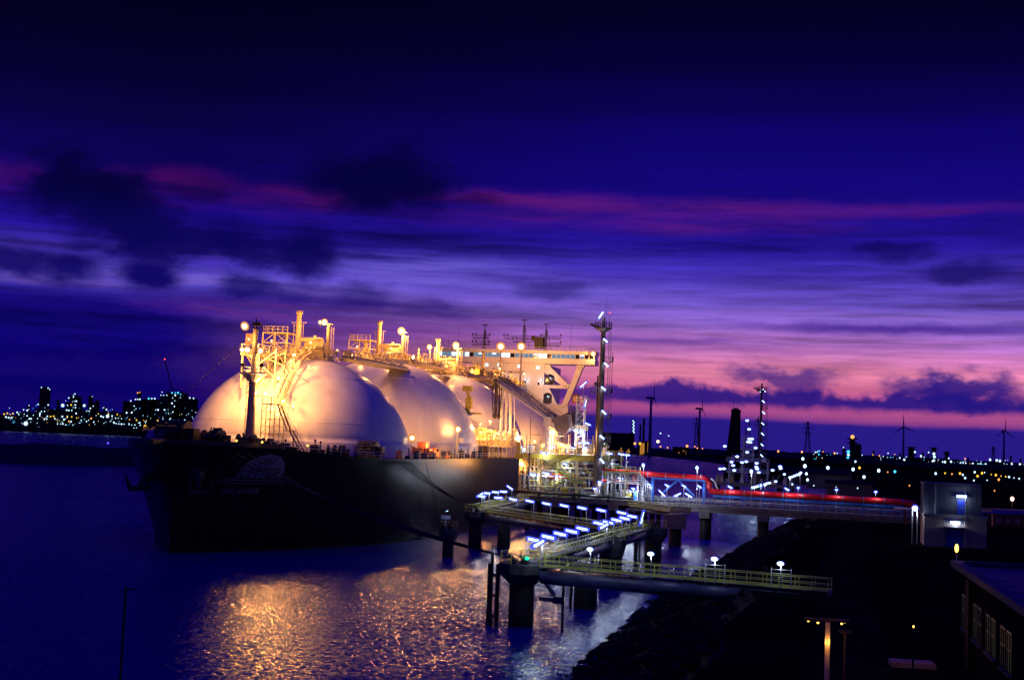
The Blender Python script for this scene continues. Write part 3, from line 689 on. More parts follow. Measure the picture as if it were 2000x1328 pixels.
mb = MB(); mb.beam((mx_-2.2, my_, 36.6), (mx_+.9, my_, 36.6), .14); mb.beam((mx_, my_, 38.0), (mx_+1.0, my_, 37.2), .1); mb.beam((mx_-2.1, my_-.3, 32.4), (mx_+1.9, my_-.3, 32.4), .16); mb.box(mx_-.5, mx_+.9, my_-.4, my_+.4, 37.0, 37.6); mb.build('mast_arm', M['dark'], fm)
flood((mx_-.6, my_-1.2, 34.6), 110, fm, .16, face=(.1,-1,-.2)); flood((mx_-1.9, my_-.4, 36.9), 4000, fm, .56, face=(-.1,-1,-.35), aim=(-.25,1,-.5)); flood((mx_-1.9, my_-.8, 32.8), 1400, fm, .40, face=(-.1,-1,-.35), aim=(-.6,1,-.3)); flood((mx_-.9, my_-.9, 32.8), 1500, fm, .5, face=(-.1,-1,-.35), aim=(.1,1,-.6)); flood((mx_+1.5, my_-.8, 32.7), 1900, fm, .46, face=(-.1,-1,-.35), aim=(-.1,1,-.5))  # the small first lamp is added to light the mast
flood((3.4, -12.6, 33.0), 420, fm, .3, face=(.2,-1,-.2), aim=(0,.2,-1))
# lamps low on the stair tower, washing the cover
flood((2.9, -22.6, 25.6), 900, ship, .42, face=(.2,-1,-.1)); flood((5.8, -21.6, 24.4), 300, ship, .30, face=(.2,-1,-.1)); flood((7.4, -21.0, 23.6), 220, ship, .24, face=(.2,-1,-.1)); flood((4.2, -20.6, 28.4), 260, ship, .30, face=(.2,-1,-.1))
# lamps at the near foot of the covers, the small ones added as fill
flood((20.9, 4.4, 18.9), 330, ship, .5, face=(.3,-.7,.2), aim=(.3,1,.2)); flood((23.6, 12.0, 16.8), 3200, ship, .26, face=(-.7,.6,.6), aim=(-.6,1,.7)); flood((21.5, 89.4, 20.0), 700, ship, .42, face=(0,-1,0)); flood((22.6, 66, 20.4), 3000, ship, .26, face=(-.5,.8,.5), aim=(-.7,1,.6)); flood((23, 112, 18.0), 2600, ship, .26, face=(-.5,.8,.5), aim=(-.7,1,.6))
# white sloping deck shelters
mb = MB(); mb.prism([(16.6, 15.2), (17.8, 15.2), (19.4, 19.2), (18.4, 19.2)], 'y', -2.4, -2.0); mb.build('gangway_leaf', M['white'], ship)
mb = MB(); mb.prism([(-7.6, 16.4), (-3.4, 16.4), (-3.4, 18.6), (-6.4, 18.6)], 'y', -44.6, -44.3); mb.build('breakwater_plate', M['white'], ship)
# deck floodlight pole amidships
mb = MB(); mb.cyl((21.0, 34.6, 15.0), (21.0, 34.6, 20.6), .42, .30, 12); mb.box(20.2, 22.4, 34.2, 35.0, 18.2, 18.35); mb.box(21.5, 22.3, 34.2, 34.8, 18.35, 19.4)
for k in range(9): mb.beam((20.1, 34.4, 18.4+k*.38), (20.6, 34.4, 18.4+k*.38), .04)
for q in (20.1, 20.6): mb.beam((q, 34.4, 18.2), (q, 34.4, 21.9), .05)
mb.build('lamp_pole', M['white'], ship); flood((21.2, 34.2, 21.1), 180, ship, .55, face=(-.1,-1,-.3), aim=(-.7,.3,.1))
# mooring machinery on the fore deck and along the side
def winch(x, y, z, sc=1.0, m_='dark', big=False):
    mb = MB(); mb.box(x-1.6*sc, x+1.6*sc, y-1.0*sc, y+1.0*sc, z, z+.35*sc); mb.cyl((x-1.4*sc, y, z+1.1*sc), (x+1.4*sc, y, z+1.1*sc), .55*sc, None, 14)
    for q in (-1.4, -.3, .8, 1.4): mb.cyl((x+q*sc-.06, y, z+1.1*sc), (x+q*sc+.06, y, z+1.1*sc), 1.05*sc, None, 18)
    mb.box(x+1.5*sc, x+2.3*sc, y-.6*sc, y+.6*sc, z+.3*sc, z+1.5*sc)
    if big: 
        for k in range(16): t = k*math.pi/8; mb.cyl((x-1.4*sc, y+1.05*sc*math.cos(t), z+1.1*sc+1.05*sc*math.sin(t)), (x+1.4*sc, y+1.05*sc*math.cos(t), z+1.1*sc+1.05*sc*math.sin(t)), .1*sc, None, 5)
    return mb.build('mooring_winch', M[m_], ship)
winch(-3.0, -43.0, 16.5, 1.7, big=True); winch(3.4, -42.0, 16.5, 1.15); winch(-9, -38, 16.4, 1.3); winch(7.6, -39, 16.4, 1.0); winch(-1, -34, 16.2, 1.2, 'rust'); winch(8.0, -33, 16.1, .9)
winch(14.0, -16.6, 15.1, 1.0); winch(18.0, -12.0, 15.1, 1.35, 'dark', True); winch(21.0, 10.0, 15.1, 1.0, 'rust'); winch(20.4, 17.0, 15.1, 1.0, 'rust'); winch(20.8, 27.0, 15.1, .7)
mb = MB()
for k in range(7):                                                  # chain stopper ladder frame
    z = 16.6+k*.38; mb.beam((1.2+k*.16, -40.4, z), (2.5+k*.16, -40.4, z), .14)
mb.beam((1.0, -40.4, 16.4), (2.2, -40.4, 19.4), .16); mb.beam((2.4, -40.4, 16.4), (3.6, -40.4, 19.4), .16); mb.box(2.6, 3.9, -40.8, -40.0, 18.0, 19.3); mb.build('chain_stopper', M['dark'], ship)
rr = random.Random(5)
for k in range(26):
    u = rr.uniform(-47, -25); b = hullb(u, deck_z(u))-1.5; x = rr.uniform(-b*.7, b); z = deck_z(u)-.05
    mb = MB()
    if k % 3 == 0: mb.cyl((x-.4, u, z), (x-.4, u, z+1.0), .3, .34, 10); mb.cyl((x+.5, u, z), (x+.5, u, z+1.0), .3, .34, 10); mb.box(x-.9, x+1.0, u-.4, u+.4, z, z+.14); nm = 'bollard'
    elif k % 3 == 1: mb.box(x-.7, x+.7, u-.4, u+.4, z, z+rr.uniform(.7,1.8)); mb.cyl((x, u, z+.5), (x, u, z+2.2), .1, .1, 6); mb.ball((x, u, z+2.2), .2, 8, 5); nm = 'deck_vent'
    else: mb.cyl((x-.8, u, z+.5), (x+.8, u, z+.5), .3, None, 10); mb.box(x-1, x+1, u-.3, u+.3, z, z+.3); mb.cyl((x, u, z), (x, u, z+1.5), .09, None, 6); nm = 'roller_fairlead'
    mb.build(nm, M['rust' if k % 5 == 0 else 'dark'], ship)
for k in range(13):
    u = -8+k*5.0; mb = MB(); x = 22.8
    mb.box(x-.5, x+.5, u-.5, u+.5, 15.05, 15.05+rr.uniform(.6, 1.7)); mb.cyl((x, u, 15), (x, u, 17.1), .08, None, 6); mb.build('deck_box', M['rust' if k % 3 == 0 else 'dark'], ship)
mb = MB(); mb.box(18.6, 21.6, 11.6, 18.6, 15.6, 16.9); mb.box(19.2, 21.0, 13.0, 15.0, 16.9, 18.2); mb.build('hose_cradle', M['rust'], ship)
# small foredeck lamps
for (x, u) in ((8.5, -44.4), (11.8, -42.2), (16.8, -36.0)):
    mb = MB(); z = deck_z(u); mb.cyl((x, u, z-.1), (x, u, z+.8), .06, None, 6); o_ = mb.build('deck_lamp', M['dark'], ship)
    mb = MB(); mb.ball((x, u, z+.9), .16, 8, 5); mb.build('lens', M['warm_small'], o_)
    lamp_light((x, u-.1, z+1.25), 60, WARM, o_, .1)
# mast stays
mb = MB(); mb.cyl((mx_, my_, 36.4), (-4, -54, 16.6), .05, None, 4); mb.cyl((5.0, -15.0, 29.4), (21.0, 6.0, 17.0), .05, None, 4); mb.build('stay_wire', M['dark'], ship)
# manifold amidships: platform, valves, drip pans, hose crane
mb = MB(); mb.box(16.0, 24.2, 50, 76, 17.6, 17.9)
for u in range(50, 77, 4):
    for x in (17.0, 20.5, 24.0): mb.beam((x, u, 15.1), (x, u, 17.7), .2)
mb.rail([(24.2, 50, 17.9), (24.2, 76, 17.9)], 1.1, 1.2, .05); mb.rail([(16.0, 50, 17.9), (24.2, 50, 17.9)], 1.1, 1.2, .05)
mb.build('manifold_platform', M['buff'], ship)
for k in range(6):
    u = 53+k*4; mb = MB()
    mb.cyl((15, u, 19.0), (22.4, u, 19.0), .42, None, 12); mb.cyl((22.3, u, 19.0), (22.6, u, 19.0), .72, None, 14); mb.cyl((20.4, u, 19.0), (20.7, u, 19.0), .7, None, 14)
    mb.cyl((19.2, u, 19.0), (19.2, u, 20.9), .3, .22, 10); mb.box(18.8, 19.6, u-.4, u+.4, 20.7, 21.6); mb.cyl((17.5, u, 19.0), (17.5, u, 21.2), .25, None, 8); mb.beam((22, u, 19), (22, u, 17.9), .3)
    mb.build('manifold', M['buff'], ship)
rr = random.Random(77)
for k in range(34):
    x, u, z = rr.uniform(15.5, 24), rr.uniform(50, 76), rr.choice([15.1, 17.9, 17.9]); mb = MB(); h_ = rr.uniform(1.2, 4.2); q = rr.random()
    if q < .4: mb.cyl((x, u, z), (x, u, z+h_), rr.uniform(.08,.2), None, 8); mb.cyl((x-.4, u, z+h_), (x+.4, u, z+h_), .26, None, 10); nm = 'valve'
    elif q < .7: mb.pipe([(x, u, z), (x, u, z+h_*.6), (x-.2, u, z+h_*.6+.3), (x-2.2, u, z+h_*.6+.35), (x-2.5, u, z+h_*.6), (x-2.5, u, z)], rr.uniform(.08,.18), 8); nm = 'loop_pipe'
    else: mb.beam((x, u, z), (x, u, z+h_), .12); mb.beam((x, u-.8, z+h_), (x, u+.8, z+h_), .1); mb.box(x-.3, x+.3, u-.3, u+.3, z+h_*.5, z+h_*.5+.5); nm = 'pipe_bracket'
    mb.build(nm, M['buff'], ship)
flood((21.5, 51.0, 22.6), 900, ship, .22, face=(0,-1,-.2), aim=(0,.6,-.8)); flood((20.5, 63.0, 23.4), 1000, ship, .22, face=(0,-1,-.2)); flood((19, 47.2, 21.0), 500, ship, .2, face=(0,-1,-.2), aim=(.1,1,.3))  # warm lamps added to light the manifold pipework
mb = MB(); cx_, cu_ = 18.8, 49.5
mb.cyl((cx_, cu_, 15), (cx_, cu_, 24.6), .55, .45, 12); mb.box(cx_-1.3, cx_+1.3, cu_-.9, cu_+.9, 24.4, 24.7); mb.beam((cx_-1.0, cu_, 22.8), (cx_, cu_, 21.6), .2)
mb.build('crane_pedestal', M['white'], ship)
mb = MB(); mb.cyl((cx_, cu_, 24.7), (cx_, cu_, 27.4), .65, .5, 12); mb.box(cx_-.5, cx_+.9, cu_-.6, cu_+.6, 26.0, 28.4); mb.beam((cx_+.2, cu_, 28.2), (cx_-.5, cu_+.4, 30.2), .5); mb.box(cx_-1.4, cx_+.8, cu_-.3, cu_+.6, 29.8, 31.0); mb.box(cx_+.8, cx_+3.2, cu_-.3, cu_+.3, 24.7, 25.1)
mb.build('hose_crane', M['yellow'], ship)
# superstructure: house, wheelhouse with wings, buttress frames
UB = 165.0
mb = MB(); mb.box(-11.5, 10.3, UB+.6, UB+26, 15.0, 43.6); house = mb.build('deck_house', M['white'], ship)
mb = MB(); mb.box(-25.2, 26.4, UB, UB+7, 43.6, 45.35); mb.box(-25.2, 26.4, UB, UB+7, 46.75, 47.6); mb.box(-25.0, 26.2, UB+.5, UB+6.5, 45.35, 46.75)
mb.box(-25.5, 26.7, UB-.3, UB+7.2, 47.6, 47.8); wheel = mb.build('wheelhouse', M['white'], ship)
rr = random.Random(3)
nW = 34
for k in range(nW):
    x = -24.8+k*(50.8/nW); q = rr.random()
    mb = MB(); mb.box(x+.1, x+50.8/nW-.1, UB+.38, UB+.46, 45.42, 46.68); mb.build('window', M['win_a' if q < .35 else ('win_b' if q < .85 else 'glass')], wheel)
    if q < .35 or rr.random() < .25:
        mb = MB(); mb.box(x+.15, x+50.8/nW-.2, UB+.30, UB+.36, 46.25, 46.6); mb.build('ceiling_light', M['cold'], wheel)
mb = MB()
for k in range(nW+1): x = -24.8+k*(50.8/nW); mb.box(x-.07, x+.07, UB+.2, UB+.5, 45.35, 46.75)
mb.build('mullions', M['white'], wheel)
mb = MB(); mb.rail([(-25.2, UB, 47.8), (26.4, UB, 47.8)], 1.0, 1.8, .05); mb.build('roof_railing', M['white'], wheel)
mb = MB()
for k in range(42): mb.box(-24.6+k*1.2, -24.5+k*1.2, UB-.02, UB+.05, 43.7, 44.3)
mb.build('wing_brackets', M['buff'], wheel)
def plate(poly, nm='wing_buttress', y0=UB+.8, y1=UB+2.6):
    mb = MB(); mb.prism(poly, 'y', y0, y1); return fixn(mb.build(nm, M['white'], ship))
for sg, xo in ((1, 0), (-1, -1.2)):
    T = lambda pts: [(sg*x+xo, z) for x, z in pts]
    plate(T([(20.6, 43.55), (23.2, 43.55), (22.4, 42.4), (17.9, 30.6), (16.1, 30.6), (20.2, 41.6)]))
    plate(T([(10.2, 43.55), (12.0, 43.4), (12.3, 42.6), (18.2, 37.2), (18.9, 37.9), (17.8, 35.9), (16.4, 36.6), (10.2, 41.0)]))
    plate(T([(10.2, 37.0), (17.6, 37.0), (17.6, 36.0), (10.2, 36.0)]))
    plate(T([(10.2, 36.0), (12.0, 36.0), (14.9, 30.7), (13.2, 30.7), (10.2, 33.0)]))
    plate(T([(10.2, 31.0), (18.2, 31.0), (18.2, 15.0), (10.2, 15.0)]), 'house_side', UB+1.0, UB+20)
# house front details
vs, fs = text_mesh('NO SMOKING', 1.15, 0, .015)
mb = MB(); mb.add([(v.x+.0, UB+.49, v.y+40.35) for v in vs], fs); mb.build('lettering', M['rust'], house)
mb = MB(); mb.box(-4.3, 4.3, UB+.52, UB+.59, 39.7, 41.9); mb.build('notice_board', M['white'], house)
for x, z in ((-4.4, 43.0), (2.1, 42.7), (8.2, 42.4), (-8.6, 42.9)):
    mb = MB(); mb.box(x-.55, x+.55, UB+.5, UB+.58, z-.5, z+.4); mb.build('window', M['win_a'], house)
for x, z in ((3.2, 37.6), (4.2, 37.6), (8.6, 37.3), (6.8, 33.2), (-3, 37.8), (-7, 37.8)):
    mb = MB(); mb.box(x-.3, x+.3, UB+.5, UB+.58, z-.4, z+.4); mb.build('window', M['glass'], house)
for k, (x, z, pw) in enumerate(((-.6, 38.4, 50), (4.4, 38.6, 60), (9.6, 38.4, 60), (-6, 38.4, 40))):
    flood((x, UB+.1, z), pw, house, .34, col=COLD, mt=M['cold'], face=(0,-1,-.2))
# arched recess doorways
for x, z in ((12.2, 37.2), (11.6, 31.4)):
    mb = MB(); poly = [(x-1.4, z), (x+1.4, z)]+[(x+1.4*math.cos(math.pi*k/8), z+2.0+1.2*math.sin(math.pi*k/8)) for k in range(9)]
    mb.prism(poly, 'y', UB+.7, UB+.78); fixn(mb.build('doorway', M['glass'], house)); flood((x+.2, UB+.2, z+2.0), 60, house, .2, col=COLD, mt=M['cold'])
# two great floodlights on the wheelhouse front, one at the wing end
flood((25.9, UB-.6, 47.0), 300, wheel, .62, face=(.2,-1,-.5))
for px_, pw_ in ((978, 2100), (1018, 2200)):                            # twin great floodlights on posts at the aft end of the last cover
    uq, vq, zq = atu(px_, 677, 141.0); mb = MB(); mb.cyl((vq, 141.4, 33), (vq, 141.4, zq-.4), .3, .22, 10); mb.build('lamp_pole', M['buff'], ship); flood((vq, 141.0, zq), pw_, ship, .95, face=(0,-1,-.2), aim=(0,1,-.35))
# radar masts
def radar(x, zb, zt, yards, sp=1.6):
    mb = MB(); y = UB+3.5
    for q in (-.5, .5): mb.beam((x+q, y, zb), (x+q*.5, y, zt-1.5), .16)
    mb.cyl((x, y, zb), (x, y, zt), .2, .12, 8); mb.box(x-.9, x+.9, y-.2, y+.2, zt, zt+.3); mb.beam((x+2.0, y, zb), (x+.3, y, zt-2.0), .12)
    k = int((zt-zb-2)/.9)
    for j in range(k): mb.beam((x-.5, y, zb+j*.9), (x+.5, y, zb+(j+1)*.9), .08)
    for z, x0, x1 in yards:
        mb.beam((x0, y, z), (x1, y, z), .22); mb.beam((x0, y, z), (x, y, z-1.0), .12); mb.rail([(x0, y, z), (x1, y, z)], .9, 1.3, .05)
        for q in (x0, x0+1.2, x1): mb.box(q-.18, q+.18, y-.2, y+.2, z+.9, z+1.5)
    return mb.build('radar_mast', M['dark'], wheel)
radar(-10.4, 47.8, 55.6, [(51.6, -14.4, -8.8), (49.4, -14.4, -8.8)])
radar(2.6, 47.8, 57.4, [(51.6, -4.0, 8.0), (50.6, -1, 6)])
radar(9.8, 47.8, 56.2, [(51.8, 8.6, 14.6), (49.6, 8.6, 14.6)])
mb = MB(); mb.box(6.4, 9.2, UB+2, UB+5, 48.6, 52.2); mb.box(5.2, 6.3, UB+2.5, UB+3.5, 51.0, 52.6); mb.build('signal_locker', M['dark'], wheel)
for x, z0, h_ in ((-18.6, 47.8, 7.6), (18.2, 47.8, 9.0), (-22, 47.8, 4), (-23.6, 47.8, 4.5)):
    mb = MB(); mb.cyl((x, UB+2, z0), (x, UB+2, z0+h_), .07, .03, 5); mb.build('whip_aerial', M['dark'], wheel)
# ================================================================== the jetty
ZW, ZP, ZU = 6.5, 7.3, 16.7
def local(u0, v0, z0):                      # convert (u,v,z) to the local frame of a jthing placed at (u0,v0,z0)
    return lambda u, v, z: Vector((v-v0, u-u0, z-z0))
def catwalk(name_label, u0, v0, u1, v1, z=ZW, tube=.62, wd=1.3, rail_m='ygreen', z1=None):
    z1 = z if z1 is None else z1
    t = jthing('catwalk', name_label, 'catwalk', u0, v0, z); Lc = local(u0, v0, z)
    p, q = Lc(u0, v0, z), Lc(u1, v1, z1); d_ = (q-p).normalized(); sd = Vector((-d_.y, d_.x, 0)).normalized()
    mb = MB(); mb.cyl(p-Vector((0,0,tube+.25)), q-Vector((0,0,tube+.25)), tube, None, 20); mb.build('tube_girder', M['girder'], t, True)
    n_ = int((q-p).length/2.4)
    for k in range(n_+1):
        mb = MB(); b = p.lerp(q, k/n_)-Vector((0,0,.14)); mb.beam(b-sd*(wd/2+.1), b+sd*(wd/2+.1), .12, .18); mb.beam(b-sd*(wd/2), b-Vector((0,0,.7)), .08); mb.beam(b+sd*(wd/2), b-Vector((0,0,.7)), .08); mb.build('cross_bracket', M['girder'], t)
    n_ = max(2, int((q-p).length/2.4)); gap = .03
    me = None
    for k in range(n_):
        a_ = p.lerp(q, k/n_)+d_*gap; b_ = p.lerp(q, (k+1)/n_)-d_*gap
        mb = MB(); mb.beam(a_-Vector((0,0,.02)), b_-Vector((0,0,.02)), wd, .06); mb.build('grating_panel', M['grate'], t)
    for s in (-1, 1):
        mb = MB(); o = sd*(s*wd/2); mb.rail([p+o, q+o], 1.1, 1.5, .045, (1, .5)); mb.beam(p+o+Vector((0,0,.08)), q+o+Vector((0,0,.08)), .03, .16); mb.build('railing', M[rail_m], t)
    return t
def tube_lamp(label, u, v, zl, zd, group, ang=0.0, ln=1.3, power=110, off=-.75, name='walkway_lamp', lean=0.0):
    """post on the deck at zd with a fluorescent luminaire at height zl"""
    t = jthing(name, label, 'lamp', u, v, zd, group); h_ = zl-zd
    mb = MB(); mb.cyl((0,0,0), (0,0,h_+.1), .05, .04, 8); mb.cyl((0,0,0), (0,0,.12), .14, .14, 8); mb.build('post', M['steel'], t)
    c, s = math.cos(ang), math.sin(ang)
    def P(x, dz): return Vector((c*x, s*x, h_+dz+lean*x))
    a_, b_ = off-ln/2+.75-.75, off+ln/2
    mb = MB(); mb.pipe([P(a_-.12, .15), P(b_+.12, .15)], .12, 8); mb.pipe([P(a_-.12, -.15), P(b_+.12, -.15)], .12, 8); mb.pipe([P(a_-.22, 0), P(a_-.02, 0)], .2, 8); mb.pipe([P(b_+.02, 0), P(b_+.22, 0)], .2, 8); lu = mb.build('luminaire', M['coldrim'], t, True)  # blue rails and end caps glow as the fringe of the lamp glare
    mb = MB(); mb.pipe([P(a_, 0), P(b_, 0)], .16, 10); mb.build('tube', M['cold'], lu, True)
    lamp_light(P(off, -.42), power, COLD, t, .22); return t
def dolphin(label, u, v, r, zt, pile_r, ladder=False, cap=None, piles=((0, 0),)):
    t = jthing('mooring_dolphin', label, 'dolphin', u, v, 0)
    for (px_, py_) in piles:
        mb = MB(); mb.cyl((px_, py_, -3), (px_, py_, zt-1.6), pile_r, None, 20); mb.build('pile', M['pile'], t, True)
    mb = MB(); mb.lathe([(pile_r+.1, zt-2.2), (r, zt-1.0), (r, zt-.05), (r-.1, zt), (.02, zt)], 0, 0, 10, False); mb.build('cap', M['capdark'], t)
    mb = MB(); ring = [(r*.92*math.cos(2*math.pi*k/10), r*.92*math.sin(2*math.pi*k/10), zt) for k in range(11)]; mb.rail(ring[:8], 1.1, 1.2, .045); mb.build('railing', M['ygreen'], t)
    mb = MB()
    for q in (-.6, .6): mb.box(q-.35, q+.35, -r*.6-.5, -r*.6+.5, zt, zt+.5); mb.beam((q, -r*.6, zt+.5), (q-.3, -r*.6-.9, zt+.9), .25)
    mb.build('mooring_hook', M['dark'], t)
    if ladder:
        mb = MB()
        for x in (-r-.1, -r-1.0): mb.cyl((x, .3, -1), (x, .3, zt-.3), .24, None, 8)
        for k in range(3): mb.beam((-r-1.0, .3, .8+k*2.1), (-r-.0, .3, .8+k*2.1), .3)
        mb.build('fender_frame', M['pile'], t)
    return t
# dolphins
dA = dolphin('mooring dolphin nearest the ship side, where two catwalks meet', -7, 37.2, 2.3, ZW, 1.15, piles=((0,0), (4.2, 4)))
dB = dolphin('big foreground mooring dolphin on one thick black pile', -95.3, 66.6, 2.6, ZW, 1.32, True)
dM = dolphin('mooring dolphin midway along the lamp-lit catwalk', -53, 69.0, 2.0, ZW-.1, 1.6, False)
dC = dolphin('mooring dolphin at the far corner of the catwalks beside the trestle', -26, 71.2, 2.2, ZW, 1.35, False)
cp = jthing('catwalk_pier', 'thick black pile with ladder under the inner catwalk, behind the foreground catwalk', 'pier', -77.5, 70.2, 0)
mb = MB(); mb.cyl((0,0,-3), (0,0,ZW-1.7), 1.3, None, 20); mb.build('pile', M['pile'], cp, True); mb = MB(); mb.box(-1.9, 1.2, -1.2, 1.2, ZW-1.72, ZW-1.3); mb.build('cap', M['concrete'], cp)
mb = MB(); mb.cyl((-1.8, 0, -1), (-1.8, 0, ZW-1.8), .18, None, 8); mb.cyl((-1.4, .2, -1), (-1.4, .2, ZW-1.8), .10, None, 8); mb.build('ladder_pile', M['pile'], cp)
dD = dolphin('small dark dolphin carrying a white sign beside the hull', -27, 38.2, 1.6, 4.6, .9, False)
for dd, x in ((dM, -2.6), (dC, -2.7)):
    mb = MB(); mb.cyl((x, 0, -1), (x, 0, ZW-.4), .3, None, 10); mb.cyl((x+.6, 0, -1), (x+.6, 0, ZW-.4), .16, None, 8)
    for k in range(8): mb.beam((x, 0, .6+k*.7), (x+.6, 0, .6+k*.7), .12)
    mb.build('ladder_pile', M['pile'], dd)
# dolphin B: fork bracket holding a tide pole, green lamp
mb = MB(); mb.beam((2.0, -.4, 3.0), (4.4, -.8, 3.0), .4); mb.box(3.6, 4.6, -1.3, -.3, 2.7, 3.4); mb.beam((2.2, 0, 5.0), (3.8, -.6, 3.2), .3); mb.build('bracket', M['girder'], dB)
mb = MB(); mb.cyl((4.6, -.9, -4), (4.6, -.9, 7.0), .13, None, 8); mb.build('tide_pole', M['pile'], dB)
mb = MB(); mb.cyl((-2.9, -1.5, -2), (-2.9, -1.5, ZW+.9), .16, None, 8); mb.cyl((-2.9, -1.5, -.4), (-2.9, -1.5, .8), .34, None, 10); mb.build('guide_pile', M['pile'], dB)
mb = MB(); mb.ball((.8, -1.6, ZW+.6), .22, 10, 6); mb.build('green_lamp', M['green'], dB, True); lamp_light((.8, -1.9, ZW+.9), 12, (.1,1,.5), dB, .1)
# white notice sign
sg = jthing('berth_sign', 'small white sign board on a post on the dark dolphin beside the hull', 'sign', -27, 37.6, 4.6)
mb = MB(); mb.cyl((0,0,0), (0,0,1.6), .11, None, 8); mb.build('post', M['white'], sg); mb = MB(); mb.box(-.75, .75, -.08, .08, 1.5, 2.1); mb.build('board', M['white'], sg); lamp_light((.5, -.9, 2.9), 14, COLD, sg, .1)
mb = MB(); mb.beam((0, -.1, 2.75), (.5, -.8, 2.95), .06); mb.ball((.5, -.8, 2.9), .09, 6, 5); mb.build('sign_lamp', M['far_w'], sg)
# catwalks
catwalk('catwalk from the ship-side dolphin to the catwalk corner, lamps along it', -7.5, 38.8, -39.5, 68.6)
catwalk('catwalk from the ship-side dolphin back to the loading platform', -5.5, 36.8, 49, 33.2)
catwalk('catwalk between the corner dolphin and the middle dolphin', -27, 70.6, -52, 69.0)
catwalk('catwalk between the middle dolphin and the foreground dolphin', -54, 68.9, -94, 67.2)
c3 = catwalk('foreground catwalk with thick blue tube girder leading to the dark shore', -97.5, 69.2, -103.2, 97.8, ZW, .78, 1.5, 'ygreen')
# lamps
G1 = 'lamps on the catwalk beside the hull'; k = 0
for q in [(1004.6,976.6), (1037,980), (1070,985), (1105,989), (1140,993.5), (1177.6,998), (1218,1003)]:
    u, v, z = uvz(atz(q[0]+6, q[1], 9.1)); tube_lamp(ORD[k]+' long tube lamp from the ship end of the outer catwalk', u, v, 9.1, ZW-.05, G1, -.1, lean=-.14); k += 1
k = 0
for q in [(1236.6,1010), (1222.6,1014), (1207,1017.6), (1191,1022), (1173,1024), (1141.4,1034.5), (1120.7,1039.8), (1099,1045), (1076,1051), (1050,1057)]:
    u, v, z = uvz(atz(q[0]+8, q[1], 9.0)); tube_lamp(ORD[k]+' long tube lamp from the corner along the catwalk to the foreground dolphin', u, v, 9.0, ZW-.05, 'lamps on the inner catwalk', -.1, lean=-.14); k += 1
k = 0
for q, an, le in [((938,963), .8, .55), ((942,969), 0, 0), ((952,963), 0, 0), ((969,961), 0, 0), ((984.5,960), 0, 0), ((996,955), .5, -.6), ((975,972), 0, 0), ((1182,1023), .7, .5), ((1056,1056), .7, .5), ((1252,1001), 1.3, 1.5)]:
    u, v, z = uvz(atz(q[0]+4, q[1], 9.2)); tube_lamp(['steeply tilted tube lamp on the ship-side dolphin', 'lower tube lamp on the ship-side dolphin', 'first tube lamp from the dolphin on the catwalk to the platform', 'second tube lamp from the dolphin on the catwalk to the platform', 'third tube lamp from the dolphin on the catwalk to the platform', 'steeply tilted tube lamp at the platform end of the catwalk', 'tube lamp hanging low between the two catwalks by the hull', 'tilted tube lamp crossing the row above the middle dolphin', 'tilted tube lamp crossing the end of the row above the foreground dolphin', 'upright tube lamp on the corner dolphin'][k], u, v, 9.2, ZW-.05, 'tube lamps of the ship-side dolphin' if k < 7 else 'tilted tube lamps of the inner catwalk', an, 1.1 if le else 1.3, 190 if k < 5 else 110, -.5, 'walkway_lamp', le); k += 1
k = 0
for q in [(1154,1073), (1272.5,1082), (1397,1092), (1526,1101)]:
    u, v, z = uvz(atz(q[0], q[1], 8.8)); t = jthing('walkway_lamp', ORD[k]+' round-headed lamp from the dolphin on the foreground catwalk', 'lamp', u, v, ZW, 'round lamps on the foreground catwalk'); k += 1
    mb = MB(); mb.cyl((0,0,0), (0,0,2.25), .045, None, 8); mb.build('post', M['steel'], t)
    mb = MB(); mb.ball((-.04,.05,2.36), .25, 10, 6, (1.35,1,.8)); lu = mb.build('luminaire', M['coldrim'], t, True); mb = MB(); mb.ball((-.08,-.06,2.33), .25, 10, 6, (1.3,1,.8)); mb.build('tube', M['cold'], lu, True)
    lamp_light((-.06, 0, 1.95), 110, COLD, t, .15)
    if k >= 3:
        mb = MB()
        for x in (-.9, .9): mb.cyl((x, .3, 0), (x, .3, 1.9), .04, None, 6)
        for j in range(4): mb.beam((-.9, .3, .7+j*.35), (.9, .3, .7+j*.35), .03)
        mb.build('guard_frame', M['steel'], t)
# ---------------------------------------------------------------- loading platform
pf = jthing('loading_platform', 'concrete and steel loading platform with yellow upper deck alongside the ship', 'platform', 50, 30, 0)
LP = local(50, 30, 0)
mb = MB(); mb.box(.8, 29, -1.2, 40, ZP-1.1, ZP); mb.build('slab', M['concrete'], pf)
for y in (1.0, 13, 26, 38):
    for x in (3.2, 9.5, 16, 22.5, 27.5):
        mb = MB(); mb.cyl((x, y, -3), (x, y, ZP-2.2), .6, None, 14); mb.build('pile', M['pile'], pf, True)
for x in (3.2, 9.5, 16, 22.5, 27.5):
    mb = MB(); mb.box(x-1.1, x+1.1, -.9, 39.6, ZP-2.3, ZP-1.1); mb.build('cross_beam', M['concrete'], pf)
mb = MB(); mb.cyl((.5, -1.6, ZP+.9), (27, -1.6, ZP+.45), .3, None, 12); mb.build('edge_pipe', M['dark'], pf, True)
for x in (6, 14, 21.5): 
    mb = MB(); mb.box(x-.25, x+.25, -1.9, -1.2, ZP-.6, ZP+1.0); mb.build('pipe_support', M['dark'], pf)
